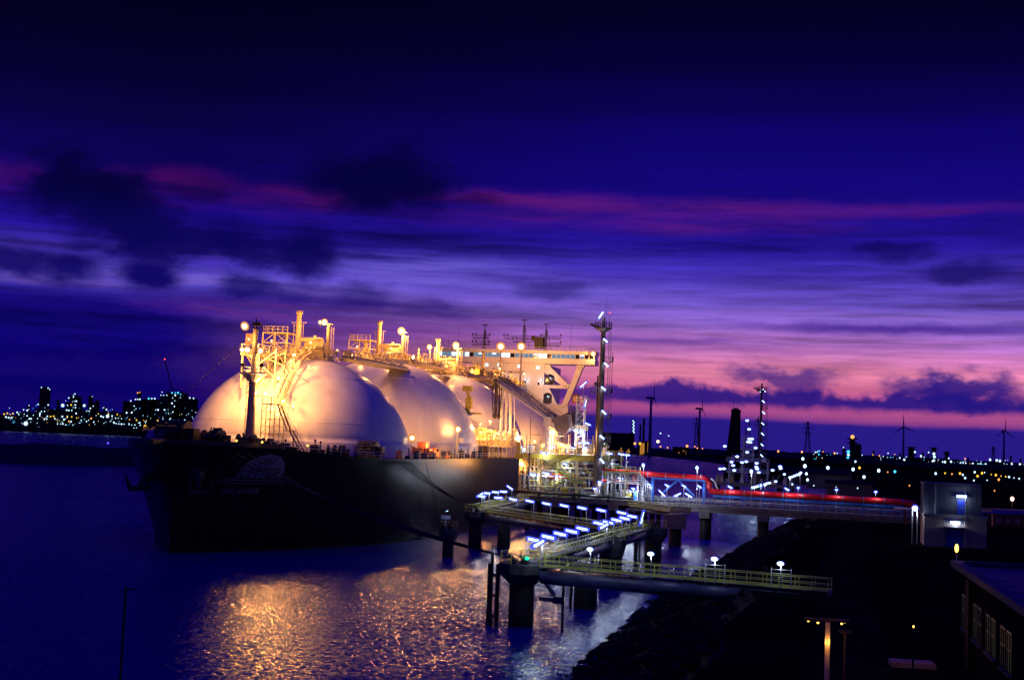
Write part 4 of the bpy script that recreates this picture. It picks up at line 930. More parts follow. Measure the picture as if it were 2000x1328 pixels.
# upper steel deck
for x in (1.2, 5.4, 9.6, 14.0, 18.6):
    for y in (.6, 11, 22, 33): mb = MB(); mb.beam((x, y, ZP), (x, y, ZU-1.3), .55); mb.build('column', M['buff'], pf)
for y in (.6, 11, 22, 33):
    mb = MB(); mb.box(.2, 19.2, y-.3, y+.3, ZU-1.3, ZU-.2); mb.build('deck_beam', M['yellow'], pf)
for k_ in range(12):
    y = .3+k_*2.8; mb = MB(); mb.box(.3, 19.0, y+.02, y+2.76, ZU-.19, ZU-.05); mb.build('deck_panel', M['grate'], pf)
mb = MB(); mb.rail([(.3, .2, ZU), (19.0, .2, ZU)], 1.1, 1.1, .055, (1, .66, .33)); mb.rail([(.3, .2, ZU), (.3, 33, ZU)], 1.1, 1.3, .055); mb.rail([(19, .2, ZU), (19, 33, ZU)], 1.1, 1.3, .055); mb.build('upper_railing', M['yellow'], pf)
mb = MB(); mb.box(.2, 1.0, .2, 1.0, ZU, ZU+2.2); mb.box(.1, 1.9, -.2, 1.2, ZU-1.5, ZU-.2); mb.build('fender_post', M['yellow'], pf)
# mid level on the left part and stair flights
mb = MB(); mb.box(1.0, 13.5, .2, 6, ZP+4.3, ZP+4.5); mb.build('mid_deck', M['grate'], pf)
mb = MB(); flight(mb, (8.5, -.4, ZU-2.6), (14.0, -.4, ZU-6.2), 1.0); flight(mb, (6.2, -.7, ZP+.3), (11.2, -.7, ZP+3.4), 1.0); flight(mb, (8.4, -.3, ZU-2.4), (13.6, -.3, ZU-.1), 1.0); mb.box(5.6, 8.6, -1.0, .6, ZU-2.7, ZU-2.55); mb.box(13.6, 16.0, -1.0, .6, ZU-6.3, ZU-6.15); mb.rail([(13.6, -1.0, ZU-6.15), (16.0, -1.0, ZU-6.15)], 1.1, .6, .05, (1,.66,.33)); mb.rail([(5.6, -1.0, ZU-2.55), (8.6, -1.0, ZU-2.55)], 1.1, .6, .05, (1,.66,.33))
mb.box(11.0, 15.0, -1.1, .4, ZP+3.3, ZP+3.45); flight(mb, (15.5, -.5, ZU-6.1), (11.5, -.9, ZP+3.4), 1.0); mb.build('stairs', M['ygreen'], pf)
rr = random.Random(21)
for k in range(10):
    x = 1.8+k*1.05; mb = MB(); mb.cyl((x, 1.8+rr.uniform(0, 2), ZP), (x, 2+rr.uniform(0, 2), ZU-1.3), rr.uniform(.18, .42), None, 12); mb.build('riser_pipe', M['pale' if k % 3 else 'white'], pf, True)
for k in range(16):
    x = 12.4+k*.82; y = rr.uniform(.2, 6); r_ = rr.uniform(.08, .24); zt = rr.uniform(12, 16); yt = y+rr.uniform(3, 10)
    mb = MB(); mb.pipe([(x, y, ZP), (x, y, zt-.4), (x, y+.2, zt-.1), (x, y+.6, zt), (x, yt, zt)], r_, 8); mb.build('riser_pipe', M[rr.choice(['pale', 'steel', 'pale', 'dark'])], pf, True)
for k in range(22):
    z = ZP+.7+rr.uniform(0, 7.6); y = rr.uniform(.5, 8); x0 = rr.uniform(1, 9); mb = MB(); mb.cyl((x0, y, z), (x0+rr.uniform(6, 15), y, z), rr.uniform(.1,.3), None, 8); mb.build('header_pipe', M[rr.choice(['pale', 'steel', 'red', 'pale', 'buff', 'yellow'])], pf, True)
for k in range(84):                                              # valves, cabinets and small machines
    x = rr.uniform(1.5, 28); y = rr.uniform(.2, 9); z = ZP if k % 2 else ZU
    if z == ZU: x = rr.uniform(1, 18.5); y = rr.uniform(1, 20)
    mb = MB(); hh = rr.uniform(.8, 2.2)
    if k % 4 < 2: mb.cyl((x, y, z), (x, y, z+hh), rr.uniform(.12,.3), None, 10); mb.cyl((x-.35, y, z+hh), (x+.35, y, z+hh), .3, None, 10); mb.box(x-.3, x+.3, y-.3, y+.3, z, z+.3); nm = 'valve'
    else: w_ = rr.uniform(.4,.9); mb.box(x-w_, x+w_, y-.4, y+.4, z, z+hh); mb.box(x-w_-.05, x+w_+.05, y-.45, y+.45, z+hh, z+hh+.08); nm = 'cabinet'
    mb.build(nm, M[rr.choice(['pale', 'steel', 'buff', 'white', 'yellow'])], pf)
# right-hand pipe rack with yellow ladder cage
mb = MB()
for x in (21.0, 24.0, 27.6):
    for y in (0, 5): mb.beam((x, y, ZP), (x, y, 13.2), .28)
for y in (0, 5):
    mb.beam((21, y, 13.2), (27.8, y, 13.2), .25); mb.beam((21, y, 11.2), (27.8, y, 11.2), .2)
mb.build('rack_frame', M['pale'], pf)
mb = MB(); mb.rail([(20.8, -.2, 13.4), (28, -.2, 13.4)], 1.1, 1.0, .05); mb.box(20.8, 28, -.3, 5.2, 13.3, 13.4); mb.build('rack_walkway', M['ygreen'], pf)
mb = MB()
for q in (24.7, 25.5): mb.beam((q, -.9, ZP), (q, -.9, 14.4), .09)
for k in range(20): mb.beam((24.7, -.9, ZP+.3+k*.34), (25.5, -.9, ZP+.3+k*.34), .06)
for k in range(8):
    z = 9.6+k*.65; mb.beam((24.5, -.9, z), (24.4, -1.6, z), .07); mb.beam((24.4, -1.6, z), (25.8, -1.6, z), .07); mb.beam((25.8, -1.6, z), (25.7, -.9, z), .07)
mb.build('ladder_cage', M['yellow'], pf)
for k in range(6):
    mb = MB(); z0 = 13.0-k*.42; x1 = 28.3+k*.42
    mb.pipe([(20.5, .8, z0), (x1-.4, .8, z0), (x1-.1, .8, z0-.1), (x1, .8, z0-.4), (x1, .8, ZP+.8)], .10, 8); mb.build('riser_pipe', M['pale'], pf, True)
for z, x0, x1 in ((11.2, 17.5, 24.2), (13.6, 19.5, 27), (11.0, 24.6, 28.4)):
    mb = MB(); mb.cyl((x0, 1.2, z), (x1, 1.2, z), .26, None, 12); mb.build('header_pipe', M['red'], pf, True)
def jl(px, py, u, power, label, ln=1.0, ang=0.0, lean=0.0, drop=None, grp='tube lamps of the loading platform', r=None):
    u_, v_, z_ = atu(px, py, u); tube_lamp(label, u, v_, z_, drop if drop is not None else max(ZP, z_-2.6), grp, ang, ln, power, 0.0, 'platform_lamp', lean)
LAMPSP = [(1190,885,50,1.3,'tube lamp on the pipe rack, left of the pair by the ladder cage'), (1214,887,50,1.3,'left tube lamp of the pair above the ladder cage'), (1224,888,51,1.3,'right tube lamp of the pair above the ladder cage'),
 (1104,906,49,1.0,'tilted tube lamp beside the zigzag stairs under the yellow deck'), (1062,884,49,1.1,'tube lamp on the yellow deck edge above the stairs'), (1041,926,49,1.3,'tube lamp low at the ship end under the yellow deck'), (1067,924,50,1.6,'bright tube lamp halfway up the zigzag stairs'), (1087,930,49,.6,'small lamp on the stair landing'),
 (1016,872,52,1.2,'tube lamp at the ship corner of the yellow deck'), (1078,872,56,1.3,'tube lamp in the middle of the yellow deck'), (1132,865,55,1.1,'left tube lamp of the row on the yellow deck'), (1140,866,58,1.1,'second tube lamp of the row on the yellow deck'), (1148,865,60,1.0,'third tube lamp of the row on the yellow deck'), (1125,841,58,1.0,'left tube lamp on the gangway tower'), (1136,842,58,1.1,'right tube lamp on the gangway tower'), (1120,875,53,1.0,'low tube lamp left of the tall tower on the yellow deck'), (1143,874,53,.9,'low tube lamp hard against the tall tower'),
 (1172,941,49,.8,'tube lamp under the pipe rack just right of the tall tower'), (1162,954,48,.7,'low lamp at the foot of the tall tower'), (1172,931,51,1.0,'tube lamp above the red pipe right of the tall tower'), (1212,934,51,1.1,'pinkish tube lamp on the red pipe by the ladder cage'), (1237,954,49,.7,'lamp beside the blue drums'), (1231,959,49,.5,'small low lamp left of the blue drums')]
for px, py, u, ln, lb in LAMPSP: jl(px, py, u, 420, lb, ln, -.1, -.12)
# warm floodlight of the jetty
fl = jthing('jetty_floodlight', 'brilliant orange floodlight on the platform under the loading arms', 'lamp', 58, 36.7, ZU)
mb = MB(); mb.cyl((0,0,0), (0,0,4.0), .12, None, 8); mb.build('post', M['steel'], fl); flood((0, -.4, 4.6), 1900, fl, .8, face=(-.3,-1,-.4))
for k, (px, py, u_, pw) in enumerate([(1022, 905, 51, 500), (1150, 880, 56, 420), (1098, 868, 52, 420), (1045, 862, 62, 500)]):  # orange fill lamps added to brighten the platform
    uq, vq, zq = atu(px, py, u_); t = jthing('platform_fill_light', ['added orange fill lamp under the ship end of the yellow deck', 'added orange fill lamp on the yellow deck by the tall tower', 'added orange fill lamp in the middle of the yellow deck', 'added orange fill lamp on the yellow deck behind the slim pole'][k], 'lamp', u_, vq, zq-1.5, 'added orange fill lamps of the platform')
    mb = MB(); mb.cyl((0,0,0), (0,0,1.4), .06, None, 8); mb.build('post', M['steel'], t); flood((0, -.3, 1.5), pw, t, .22, face=(-.2,-1,-.3))
# rows of pipes, beams and a cable tray filling the bays under and over the yellow deck
rr = random.Random(31)
for k in range(26):
    x = rr.uniform(1.5, 19); y = rr.uniform(-.3, 3.0); mb = MB(); mb.cyl((x, y, ZU), (x, y, ZU+rr.uniform(1.0, 4.5)), rr.uniform(.06,.16), None, 8); zt = ZU+rr.uniform(1, 4); mb.cyl((x, y, zt), (x+rr.uniform(-3, 3), y, zt), .09, None, 6); mb.build('stub_pipe', M[rr.choice(['buff', 'pale', 'yellow'])], pf)
for k in range(7):
    x = 2.0+k*2.6; mb = MB(); mb.beam((x, .2, ZU-1.4), (x+2.4, .2, ZU-4.6), .16); mb.build('diagonal_brace', M['buff'], pf)
for z in (ZP+2.2, ZP+4.4, ZP+6.4):
    mb = MB(); mb.beam((1.2, .35, z), (19, .35, z), .22, .3); mb.build('bay_beam', M['buff'], pf)
    mb = MB(); mb.rail([(1.4, .0, z+.15), (13.4, .0, z+.15)], 1.0, 1.2, .045, (1,.5)); mb.build('bay_railing', M['yellow'], pf)
# blue drums
bd = jthing('blue_drum_stack', 'bright blue drum standing at the right end of the platform', 'drum', 50.4, 57.3, ZP)
mb = MB(); mb.cyl((0,0,0), (0,0,2.0), .55, None, 16)
for z in (.0, .6, 1.3, 1.95): mb.cyl((0,0,z), (0,0,z+.07), .59, None, 16)
mb.build('drum', M['blue'], bd); 
# ---------------------------------------------------------------- loading arms
ARML = ['loading arm nearest the camera, hanging arm stowed above the deck', 'second loading arm, hanging arm stowed beside the first', 'third loading arm, coupled down to the ship manifold', 'fourth loading arm, coupled down to the ship manifold', 'farthest loading arm, coupled down to the ship manifold']
for k in range(5):
    u = 55.5+k*3.6; t = jthing('marine_loader', ARML[k], 'loading arm', u, 36, ZP, 'marine loading arms')
    Z = lambda z: z-ZP
    mb = MB(); mb.cyl((0,0,0), (0,0,Z(23.0)), .62, .52, 16); mb.cyl((0,0,0), (0,0,.4), 1.0, None, 16); mb.box(-.9, .9, -.7, .7, Z(22.6), Z(24.8)); mb.build('riser', M['pale'], t)
    px_, pz_ = -.4, Z(24.6); ax_, az_ = -12.6, Z(32.6)
    mb = MB(); mb.cyl((px_, 0, pz_), (ax_, 0, az_), .36, None, 12); mb.cyl((px_, .7, pz_+.5), (ax_, .7, az_+.5), .13, None, 8); mb.beam((px_, -.6, pz_+1.2), (ax_, -.6, az_+.9), .10)
    for q in range(6): f = q/5; mb.beam((px_+(ax_-px_)*f, -.6, pz_+(az_-pz_)*f+1.2-.3*f), (px_+(ax_-px_)*f, .1, pz_+(az_-pz_)*f+.2), .08)
    mb.build('inboard_arm', M['pale' if k % 2 == 0 else 'girder'], t, False)
    mb = MB(); cx_, cz_ = 3.6, Z(22.9+.4*k)                                   # counterweight
    mb.beam((px_, .3, pz_), (cx_, .3, cz_), .5, .7); mb.prism([(1.2, cz_+1.6), (4.6, cz_+2.4), (5.2, cz_-.4), (4.4, cz_-1.6), (2.0, cz_-1.2)], 'y', -.9, .9); fixn(mb.build('counterweight', M['cweight'], t))
    mb = MB()                                                                 # spoked sheave at the apex
    for j in range(18):
        a0, a1 = 2*math.pi*j/18, 2*math.pi*(j+1)/18
        mb.beam((ax_+1.05*math.cos(a0), -.35, az_+1.05*math.sin(a0)), (ax_+1.05*math.cos(a1), -.35, az_+1.05*math.sin(a1)), .14)
    for j in range(14):
        a0 = 2*math.pi*j/14; mb.beam((ax_, -.35, az_), (ax_+1.95*math.cos(a0), -.35, az_+1.95*math.sin(a0)), .10)
    mb.cyl((ax_, -.7, az_), (ax_, .7, az_), .45, None, 12); mb.build('sheave', M['mast'], t)
    mb = MB()
    if k < 2:
        ex, ez = ax_+.1, Z(24.6); hw = .55
        mb.pipe([(ax_-hw, 0, az_-.4), (ax_-hw-.05, 0, (az_+ez)/2), (ax_-.25, 0, ez+.4)], .13, 8); mb.pipe([(ax_+hw, 0, az_-.4), (ax_+hw+.05, 0, (az_+ez)/2), (ax_+.35, 0, ez+.4)], .13, 8); mb.cyl((ax_, .2, az_), (ax_+.1, .2, ez), .2, None, 8)
        for q in range(4): z = az_-1.5-q*1.7; mb.beam((ax_-hw, 0, z), (ax_+hw, 0, z), .12)
        mb.ball((ax_+.1, 0, ez), .62, 12, 7, (.9, .7, 1.1)); m_ = M['mast']
    else:
        ex, ez = -13.2+.25*k, Z(19.4)
        mb.cyl((ax_, 0, az_), (ex, 0, ez+1.6), .34, .32, 12); mb.cyl((ax_+.8, .4, az_), (ex+.9, .3, ez+2.2), .10, None, 8); mb.cyl((ex, 0, ez+1.6), (ex, 0, ez), .4, None, 12); mb.ball((ex, 0, ez+1.6), .6, 10, 6); mb.cyl((ex-.8, 0, ez-.1), (ex+.4, 0, ez-.1), .45, None, 12); m_ = M['pale']
    mb.build('outboard_arm', m_, t)
    mb = MB(); mb.cyl((px_+.6, -.8, pz_+1.6), (ax_, -.8, az_+1.2), .03, None, 4); mb.cyl((px_+2.5, -.8, pz_-.6), (ax_+.4, -.8, az_-1.1), .03, None, 4); mb.build('cables', M['dark'], t)
# thin lightning mast between camera and arms
lm = jthing('lightning_mast', 'slim rust-brown pole rising from the yellow platform in front of the arms', 'pole', 49.4, 33.4, ZP)
mb = MB(); mb.cyl((0,0,0), (0,0,17), .14, .07, 8); mb.cyl((0,0,0), (0,0,9), .26, .2, 8); mb.build('pole', M['mast'], lm); mb = MB(); mb.box(-.35, .35, -.2, .2, 8.9, 9.2); mb.build('collar', M['mast'], lm)
# gangway tower
gt = jthing('gangway_tower', 'pale lattice gangway tower with red top left of the tall dark tower', 'tower', 60, 42.6, ZU)
mb = MB()
for x in (-.9, .9):
    for y in (-.9, .9): mb.beam((x, y, 0), (x, y, 13.0), .2)
for k in range(9):
    z = .3+k*1.5
    for y in (-.9, .9): mb.beam((-.9, y, z), (.9, y, z), .12); mb.beam((-.9, y, z), (.9, y, z+1.5 if k < 8 else z), .09)
    for x in (-.9, .9): mb.beam((x, -.9, z), (x, .9, z), .12)
mb.build('lattice', M['pale'], gt)
for z in (5.4, 12.0):
    mb = MB(); mb.box(-1.5, 1.5, -1.4, 1.4, z, z+.12); mb.rail([(-1.5, -1.4, z), (1.5, -1.4, z)], 1.1, .6, .05, (1,.66,.33)); mb.rail([(1.5, -1.4, z), (1.5, 1.4, z)], 1.1, .7, .05); mb.build('platform', M['buff'], gt)
mb = MB(); mb.box(-2.0, -.6, -.7, .7, 11.6, 13.6); mb.beam((-2.2, 0, 2), (-2.2, 0, 12), .12); mb.build('winch_box', M['rust'], gt)
u_, v_, z_ = atu(1139.6, 751, 59); tube_lamp('tilted tube lamp above the red top of the gangway tower', 59, v_, z_, ZU+12.1, 'tube lamps of the gangway tower', 0, 1.4, 160, 0, 'platform_lamp', .9)
u_, v_, z_ = atu(1143, 787, 59); tube_lamp('upright tube lamp halfway up the gangway tower', 59, v_, z_, ZU+5.5, 'tube lamps of the gangway tower', 1.4, 1.1, 160, 0, 'platform_lamp', 1.6)
u_, v_, z_ = atu(1148, 828, 57); tube_lamp('tube lamp low between the gangway tower and the tall tower', 57, v_, z_, ZU, 'tube lamps of the gangway tower', 0, 1.2, 160, 0, 'platform_lamp', -.4)
# ---------------------------------------------------------------- tall tower
def tall_tower(label, u, v, z0, zt, lamps, r0=.85, r1=.62, lens=1.15, lights=True):
    t = jthing('light_tower', label, 'tower', u, v, z0); H_ = zt-z0
    mb = MB(); mb.cyl((0,0,0), (0,0,H_*.55), r0, (r0+r1)/2, 16); mb.cyl((0,0,H_*.55), (0,0,H_), (r0+r1)/2-.05, r1*.8, 16); mb.cyl((-.9,.3,0), (-.9,.3,H_*.72), .18, None, 8); mb.build('column', M['mast'], t, False)
    mb = MB(); mb.cyl((0,0,H_), (0,0,H_+2.5), .35, .3, 10); mb.cyl((.5,0,H_), (.5,0,H_+6.8), .05, .03, 6); mb.cyl((1.3,0,H_), (1.3,0,H_+5.2), .05, .03, 6); mb.cyl((-.7,0,H_), (-.7,0,H_+2.2), .05, None, 6); mb.build('aerials', M['mast'], t)
    for j, f in enumerate((1.0, .80, .62, .47, .33, .2)):
        z = H_*f; mb = MB(); sd = 1 if j % 2 == 0 else 1
        if j == 0:
            mb.lathe([(.6, z-.9), (1.9, z-.1), (1.9, z+.1), (.5, z+.1)], 0, 0, 12, False); ring = [(1.85*math.cos(2*math.pi*k/12), 1.85*math.sin(2*math.pi*k/12), z+.1) for k in range(13)]; mb.rail(ring, 1.1, 1.0, .05, (1,.5))
            for q in range(5): mb.box(-2.9+q*.42, -2.6+q*.42, -.3, .3, z+.5-q*.12, z+1.0-q*.12)
            mb.beam((-3.0, 0, z+.7), (-1.2, 0, z-.2), .2)
        else:
            mb.box(.3, 2.3, -.8, .8, z, z+.14); mb.rail([(.5, -.8, z), (2.3, -.8, z)], 1.1, .5, .05, (1,.66,.33)); mb.rail([(2.3, -.8, z), (2.3, .8, z)], 1.1, .6, .05, (1,.66,.33)); mb.beam((.4, 0, z-1.0), (2.0, 0, z), .12)
            if j == 2: mb.box(-2.3, -.3, -.6, .6, z-.1, z+.1); mb.rail([(-2.3, -.6, z), (-.4, -.6, z)], 1.0, .6, .05); mb.ball((-1.2, 0, z+1.8), .55, 8, 5)
        mb.build('landing', M['mast'], t)
    mb = MB()
    for q in (1.3, 1.8): mb.beam((q, 0, 1), (q, 0, H_-.5), .08)
    for k in range(int(H_/.5)): mb.beam((1.3, 0, 1+k*.5 if 1+k*.5 < H_ else H_), (1.8, 0, 1+k*.5 if 1+k*.5 < H_ else H_), .05)
    mb.beam((2.25, 0, H_*.3), (2.25, 0, H_*.86), .10); mb.build('ladder', M['mast'], t)
    for dv, z, le in lamps:
        z -= z0; a0 = Vector((dv-.45, -.9, z-le*.45)); a1 = Vector((dv+.45, -.9, z+le*.45))
        mb = MB(); mb.pipe([a0-(a1-a0)*.12, a1+(a1-a0)*.12], .2, 10); mb.beam((dv, -.8, z+.1), (dv*.5, 0, z+.3), .07); lu = mb.build('luminaire', M['coldrim'], t, True)
        mb = MB(); mb.pipe([a0+Vector((0,-.06,0)), a1+Vector((0,-.06,0))], .17, 10); mb.build('tube', M['cold'], lu, True)
        if lights: lamp_light((dv, -1.5, z-.1), 130, COLD, t, .2)
    mb = MB(); mb.ball((1.3, 0, H_+3.4), .16, 8, 5); mb.build('red_beacon', M['redlamp'], t)
    return t
TU, TV = 45.8, 48.6
lm_ = []
for px, py, le in [(1165,612,1.6), (1174,662,-.8), (1175.5,710,-.9), (1170,757,-.8), (1171,804,-.9), (1167,853,-.8), (1167,900,-1.0)]:
    u_, v_, z_ = atu(px, py, TU-.9); lm_.append((v_-TV, z_, le))
tall_tower('very tall dark light tower standing on the loading platform right of the arms', TU+4, TV+.3, ZP, 44.6, lm_)
# ---------------------------------------------------------------- trestle to the shore
def trestle_c(v): return 50.5-(v-57)*.21
tr = jthing('trestle', 'concrete trestle bridge carrying road and pipes from platform to shore', 'bridge', 50, 58, 0)
LT = local(50, 58, 0)
def TP(v, du, z): return LT(trestle_c(v)+du, v, z)
for k in range(8):
    v0, v1 = 57.5+k*8.0, 57.5+(k+1)*8.0-.06
    mb = MB(); mb.beam(TP(v0, 3.5, ZP-.35), TP(v1, 3.5, ZP-.35), 7.6, .7); mb.build('deck_span', M['concrete'], tr)
    for du in (.2, 6.8):
        mb = MB(); mb.beam(TP(v0, du, ZP-1.15), TP(v1, du, ZP-1.15), .5, .9); mb.build('edge_beam', M['concrete'], tr)
for du in (-.2, 7.2):
    mb = MB(); mb.rail([TP(57.5, du, ZP), TP(121, du, ZP)], 1.1, 1.6, .05, (1, .5)); mb.build('railing', M['pale'], tr)
for v in (72.3, 84.5, 97, 109):
    mb = MB(); mb.box(*[c for a_ in (0,) for c in (TP(v,0,0).x-1.1, TP(v,0,0).x+1.1)], TP(v,0,0).y-.6, TP(v,7,0).y+.6, ZP-2.8, ZP-1.62); mb.build('pier_cap', M['concrete'], tr)
    for du in (.8, 6.2):
        mb = MB(); c_ = TP(v, du, 0); mb.cyl((c_.x, c_.y, -3), (c_.x, c_.y, ZP-2.81), 1.0, None, 18); mb.build('pile', M['pile'], tr, True)
for k in range(5):
    mb = MB(); du = 3.6+k*.7; mb.cyl(TP(57.5, du, ZP+.7), TP(120, du, ZP+.7), .2, None, 8); mb.build('deck_pipe', M['pale' if k % 2 else 'steel'], tr, True)
# near curved walkway with its round pier
wp = jthing('mooring_dolphin', 'squat concrete pier with round yellow-railed platform in front of the trestle', 'dolphin', 26.5, 68.6, 0)
mb = MB(); mb.cyl((0,0,-3), (0,0,3.3), 1.25, None, 20); mb.build('pile', M['pile'], wp, True)
mb = MB(); mb.box(-2.2, 2.0, -1.7, 1.7, 3.3, 6.0); mb.build('cap', M['concrete'], wp)
mb = MB(); mb.cyl((.8, 0, 6.0), (.8, 0, 6.3), 2.1, None, 20); mb.build('deck', M['grate'], wp)
mb = MB(); ring = [(.8+2.05*math.cos(2*math.pi*k/16), 2.05*math.sin(2*math.pi*k/16), 6.3) for k in range(17)]; mb.rail(ring, 1.1, .8, .06, (1,.66,.33,.05)); mb.build('railing', M['ygreen'], wp)
catwalk('short yellow-railed catwalk from the platform to the squat pier', 46, 56.8, 28, 67.4, 6.4, .4, 1.4)
for px, py, an, le, lb in ((1293,963,.0,-.9,'tilted lamp over the short yellow catwalk'), (1323,966,.2,.5,'left tube lamp over the squat pier'), (1345,967,.2,-.55,'right tube lamp over the squat pier')):
    u_, v_, z_ = uvz(atz(px, py, 9.3)); tube_lamp(lb, u_, v_, 9.3, 6.3, 'lamps of the squat pier', an, 1.3, 420, 0, 'walkway_lamp', le)
# red pipeline on its blue portal
rp = jthing('red_pipeline', 'fat red insulated pipeline running along the trestle, stepping down past the blue portal', 'pipeline', 50, 57, 0)
LR = local(50, 57, 0); uu = lambda v: trestle_c(v)+1.6
mb = MB(); P_ = lambda v, z: LR(uu(v), v, z)
mb.pipe([P_(56.6, 11.0), P_(56.6, 12.6), P_(56.8, 13.0), P_(57.4, 13.1), P_(64, 13.0), P_(71.6, 12.85), P_(72.6, 12.6), P_(73, 11.9), P_(73, 10.9), P_(73.3, 10.35), P_(74.2, 10.1), P_(86, 10.1), P_(100, 10.1), P_(112, 10.1), P_(114, 9.9), P_(114.8, 9.2), P_(114.9, 7.5)], .62, 16)
mb.build('pipe', M['red'], rp, True)
for v in (59.5, 63.5, 67.5, 71.2, 76.5, 80.5, 84.5, 88.5, 92.5, 96.5, 100.5, 104.5, 108.5, 112):
    mb = MB(); z = 13.05 if v < 72 else 10.1; q = P_(v, z); mb.cyl(q-Vector((.09, 0, 0)), q+Vector((.09, 0, 0)), .67, None, 16); mb.build('strap', M['steel'], rp)
    if v > 73: mb = MB(); mb.beam(P_(v, ZP), P_(v, 9.5), .25); mb.build('pipe_stand', M['blue'], rp)
mb = MB(); mb.pipe([P_(73.4, 12.6)+Vector((0,-.5,.3)), P_(74.3, 12.2)+Vector((0,-.5,0)), P_(74.6, 11.2)+Vector((0,-.5,0)), P_(74.9, 10.7)+Vector((0,-.5,.1))], .16, 8); mb.build('bypass_pipe', M['white'], rp, True)
bp = jthing('blue_portal_frame', 'bright blue steel portal frame with diagonal braces under the red pipeline', 'frame', 50, 57, 0)
mb = MB()
for du in (-.4, 1.4):
    for v in (60.6, 71.9): mb.beam(P_(v, ZP)+Vector((0,du,0)), P_(v, 12.3)+Vector((0,du,0)), .35)
    mb.beam(P_(60.4, 12.3)+Vector((0,du,0)), P_(72.1, 12.3)+Vector((0,du,0)), .35)
    mb.beam(P_(66.2, 12.2)+Vector((0,du,0)), P_(62.6, 9.0)+Vector((0,du,0)), .22); mb.beam(P_(66.2, 12.2)+Vector((0,du,0)), P_(69.8, 9.0)+Vector((0,du,0)), .22)
mb.build('frame', M['blue'], bp)
mb = MB(); mb.beam(P_(74, 9.2)+Vector((0,-.2,0)), P_(112, 9.2)+Vector((0,-.2,0)), .3, .5); mb.build('runner_beam', M['blue'], bp)
# trestle lamps: tall posts and low lamps under the pipe
TL = [(1257,908,'tall lamp on the trestle at the left of the blue portal'), (1362,913,'tall lamp on the trestle at the right of the blue portal'), (1468,920,'tall lamp on the trestle right of the pipe bend')]
for px, py, lb in TL:
    v_g = 58+(px-1257)/211*26; u_, v_, z_ = atu(px, py, trestle_c(v_g)-.2)
    t = jthing('trestle_lamp', lb, 'lamp', u_, v_, ZP, 'tall lamps along the trestle'); hh = z_-ZP
    mb = MB(); mb.cyl((0,0,0), (0,0,hh), .06, .05, 8); mb.build('post', M['steel'], t); mb = MB(); mb.ball((0,0,hh), .42, 12, 7, (.85,.85,1.1)); lu = mb.build('luminaire', M['coldrim'], t, True); mb = MB(); mb.ball((-.04,-.10,hh-.04), .38, 12, 7, (.85,.85,1.1)); mb.build('tube', M['cold'], lu, True); lamp_light((0,-.3,hh-.75), 230, COLD, t, .2)
k = 0
for px, py in [(1268,946), (1303,948), (1336,949), (1366,950), (1426,951), (1537,955)]:
    v_g = 60+(px-1257)/211*24; u_, v_, z_ = atu(px, py, trestle_c(v_g)+.4)
    tube_lamp(ORD[k]+' low tilted lamp from the platform along the trestle pipes', u_, v_, z_, ZP, 'low lamps along the trestle', 0, .8, 200, 0, 'trestle_lamp', -.5); k += 1
for k in range(4):
    v_ = 84+k*7.6; tube_lamp(ORD[k]+' small pipe lamp from the bend along the lower red pipe', trestle_c(v_)+.3, v_, 11.9, ZP, 'small lamps over the lower red pipe', 0, .4, 170, 0, 'trestle_lamp', 0)
# long runs of lamps beyond the trestle (second catwalk of the far berth)
# ---------------------------------------------------------------- mooring lines
def rope(label, p, q, sag, r=.06, grp='mooring lines', n_=14):
    pts = []
    for i in range(n_+1): f = i/n_; a_ = Vector(p).lerp(Vector(q), f); a_.z -= sag*4*f*(1-f); pts.append(a_)
    base = pts[0]; mb = MB(); mb.pipe([x-base for x in pts], r, 5); return tag(mb.build('mooring_line', M['rope'], None, True, base), label, 'rope', grp)
for k in range(5):
    u = -12+k*1.4; rope(ORD[k]+' mooring line from the bow, running from the ship side to its dolphin', F(u, hullb(u, 14.6)+.1, 14.6), F(-7.5, 36.4+k*.25, ZW+.6), .5+.12*k, .055, 'mooring lines to the ship-side dolphin')
for k in range(3):
    u = -46+k*1.5; rope(['upper', 'middle', 'lower'][k]+' heavy mooring line from the bow down to the foreground dolphin', F(u, hullb(u, 15.6)+.1, 15.6), F(-95.3, 64.9+.3*k, ZW+.5), 1.0+.5*k, .10, 'mooring lines to the foreground dolphin')
rope('mooring line crossing to the small dark dolphin with the sign', F(2, 24.6, 14.5), F(-27, 37.4, 4.9), .6, .05, None)
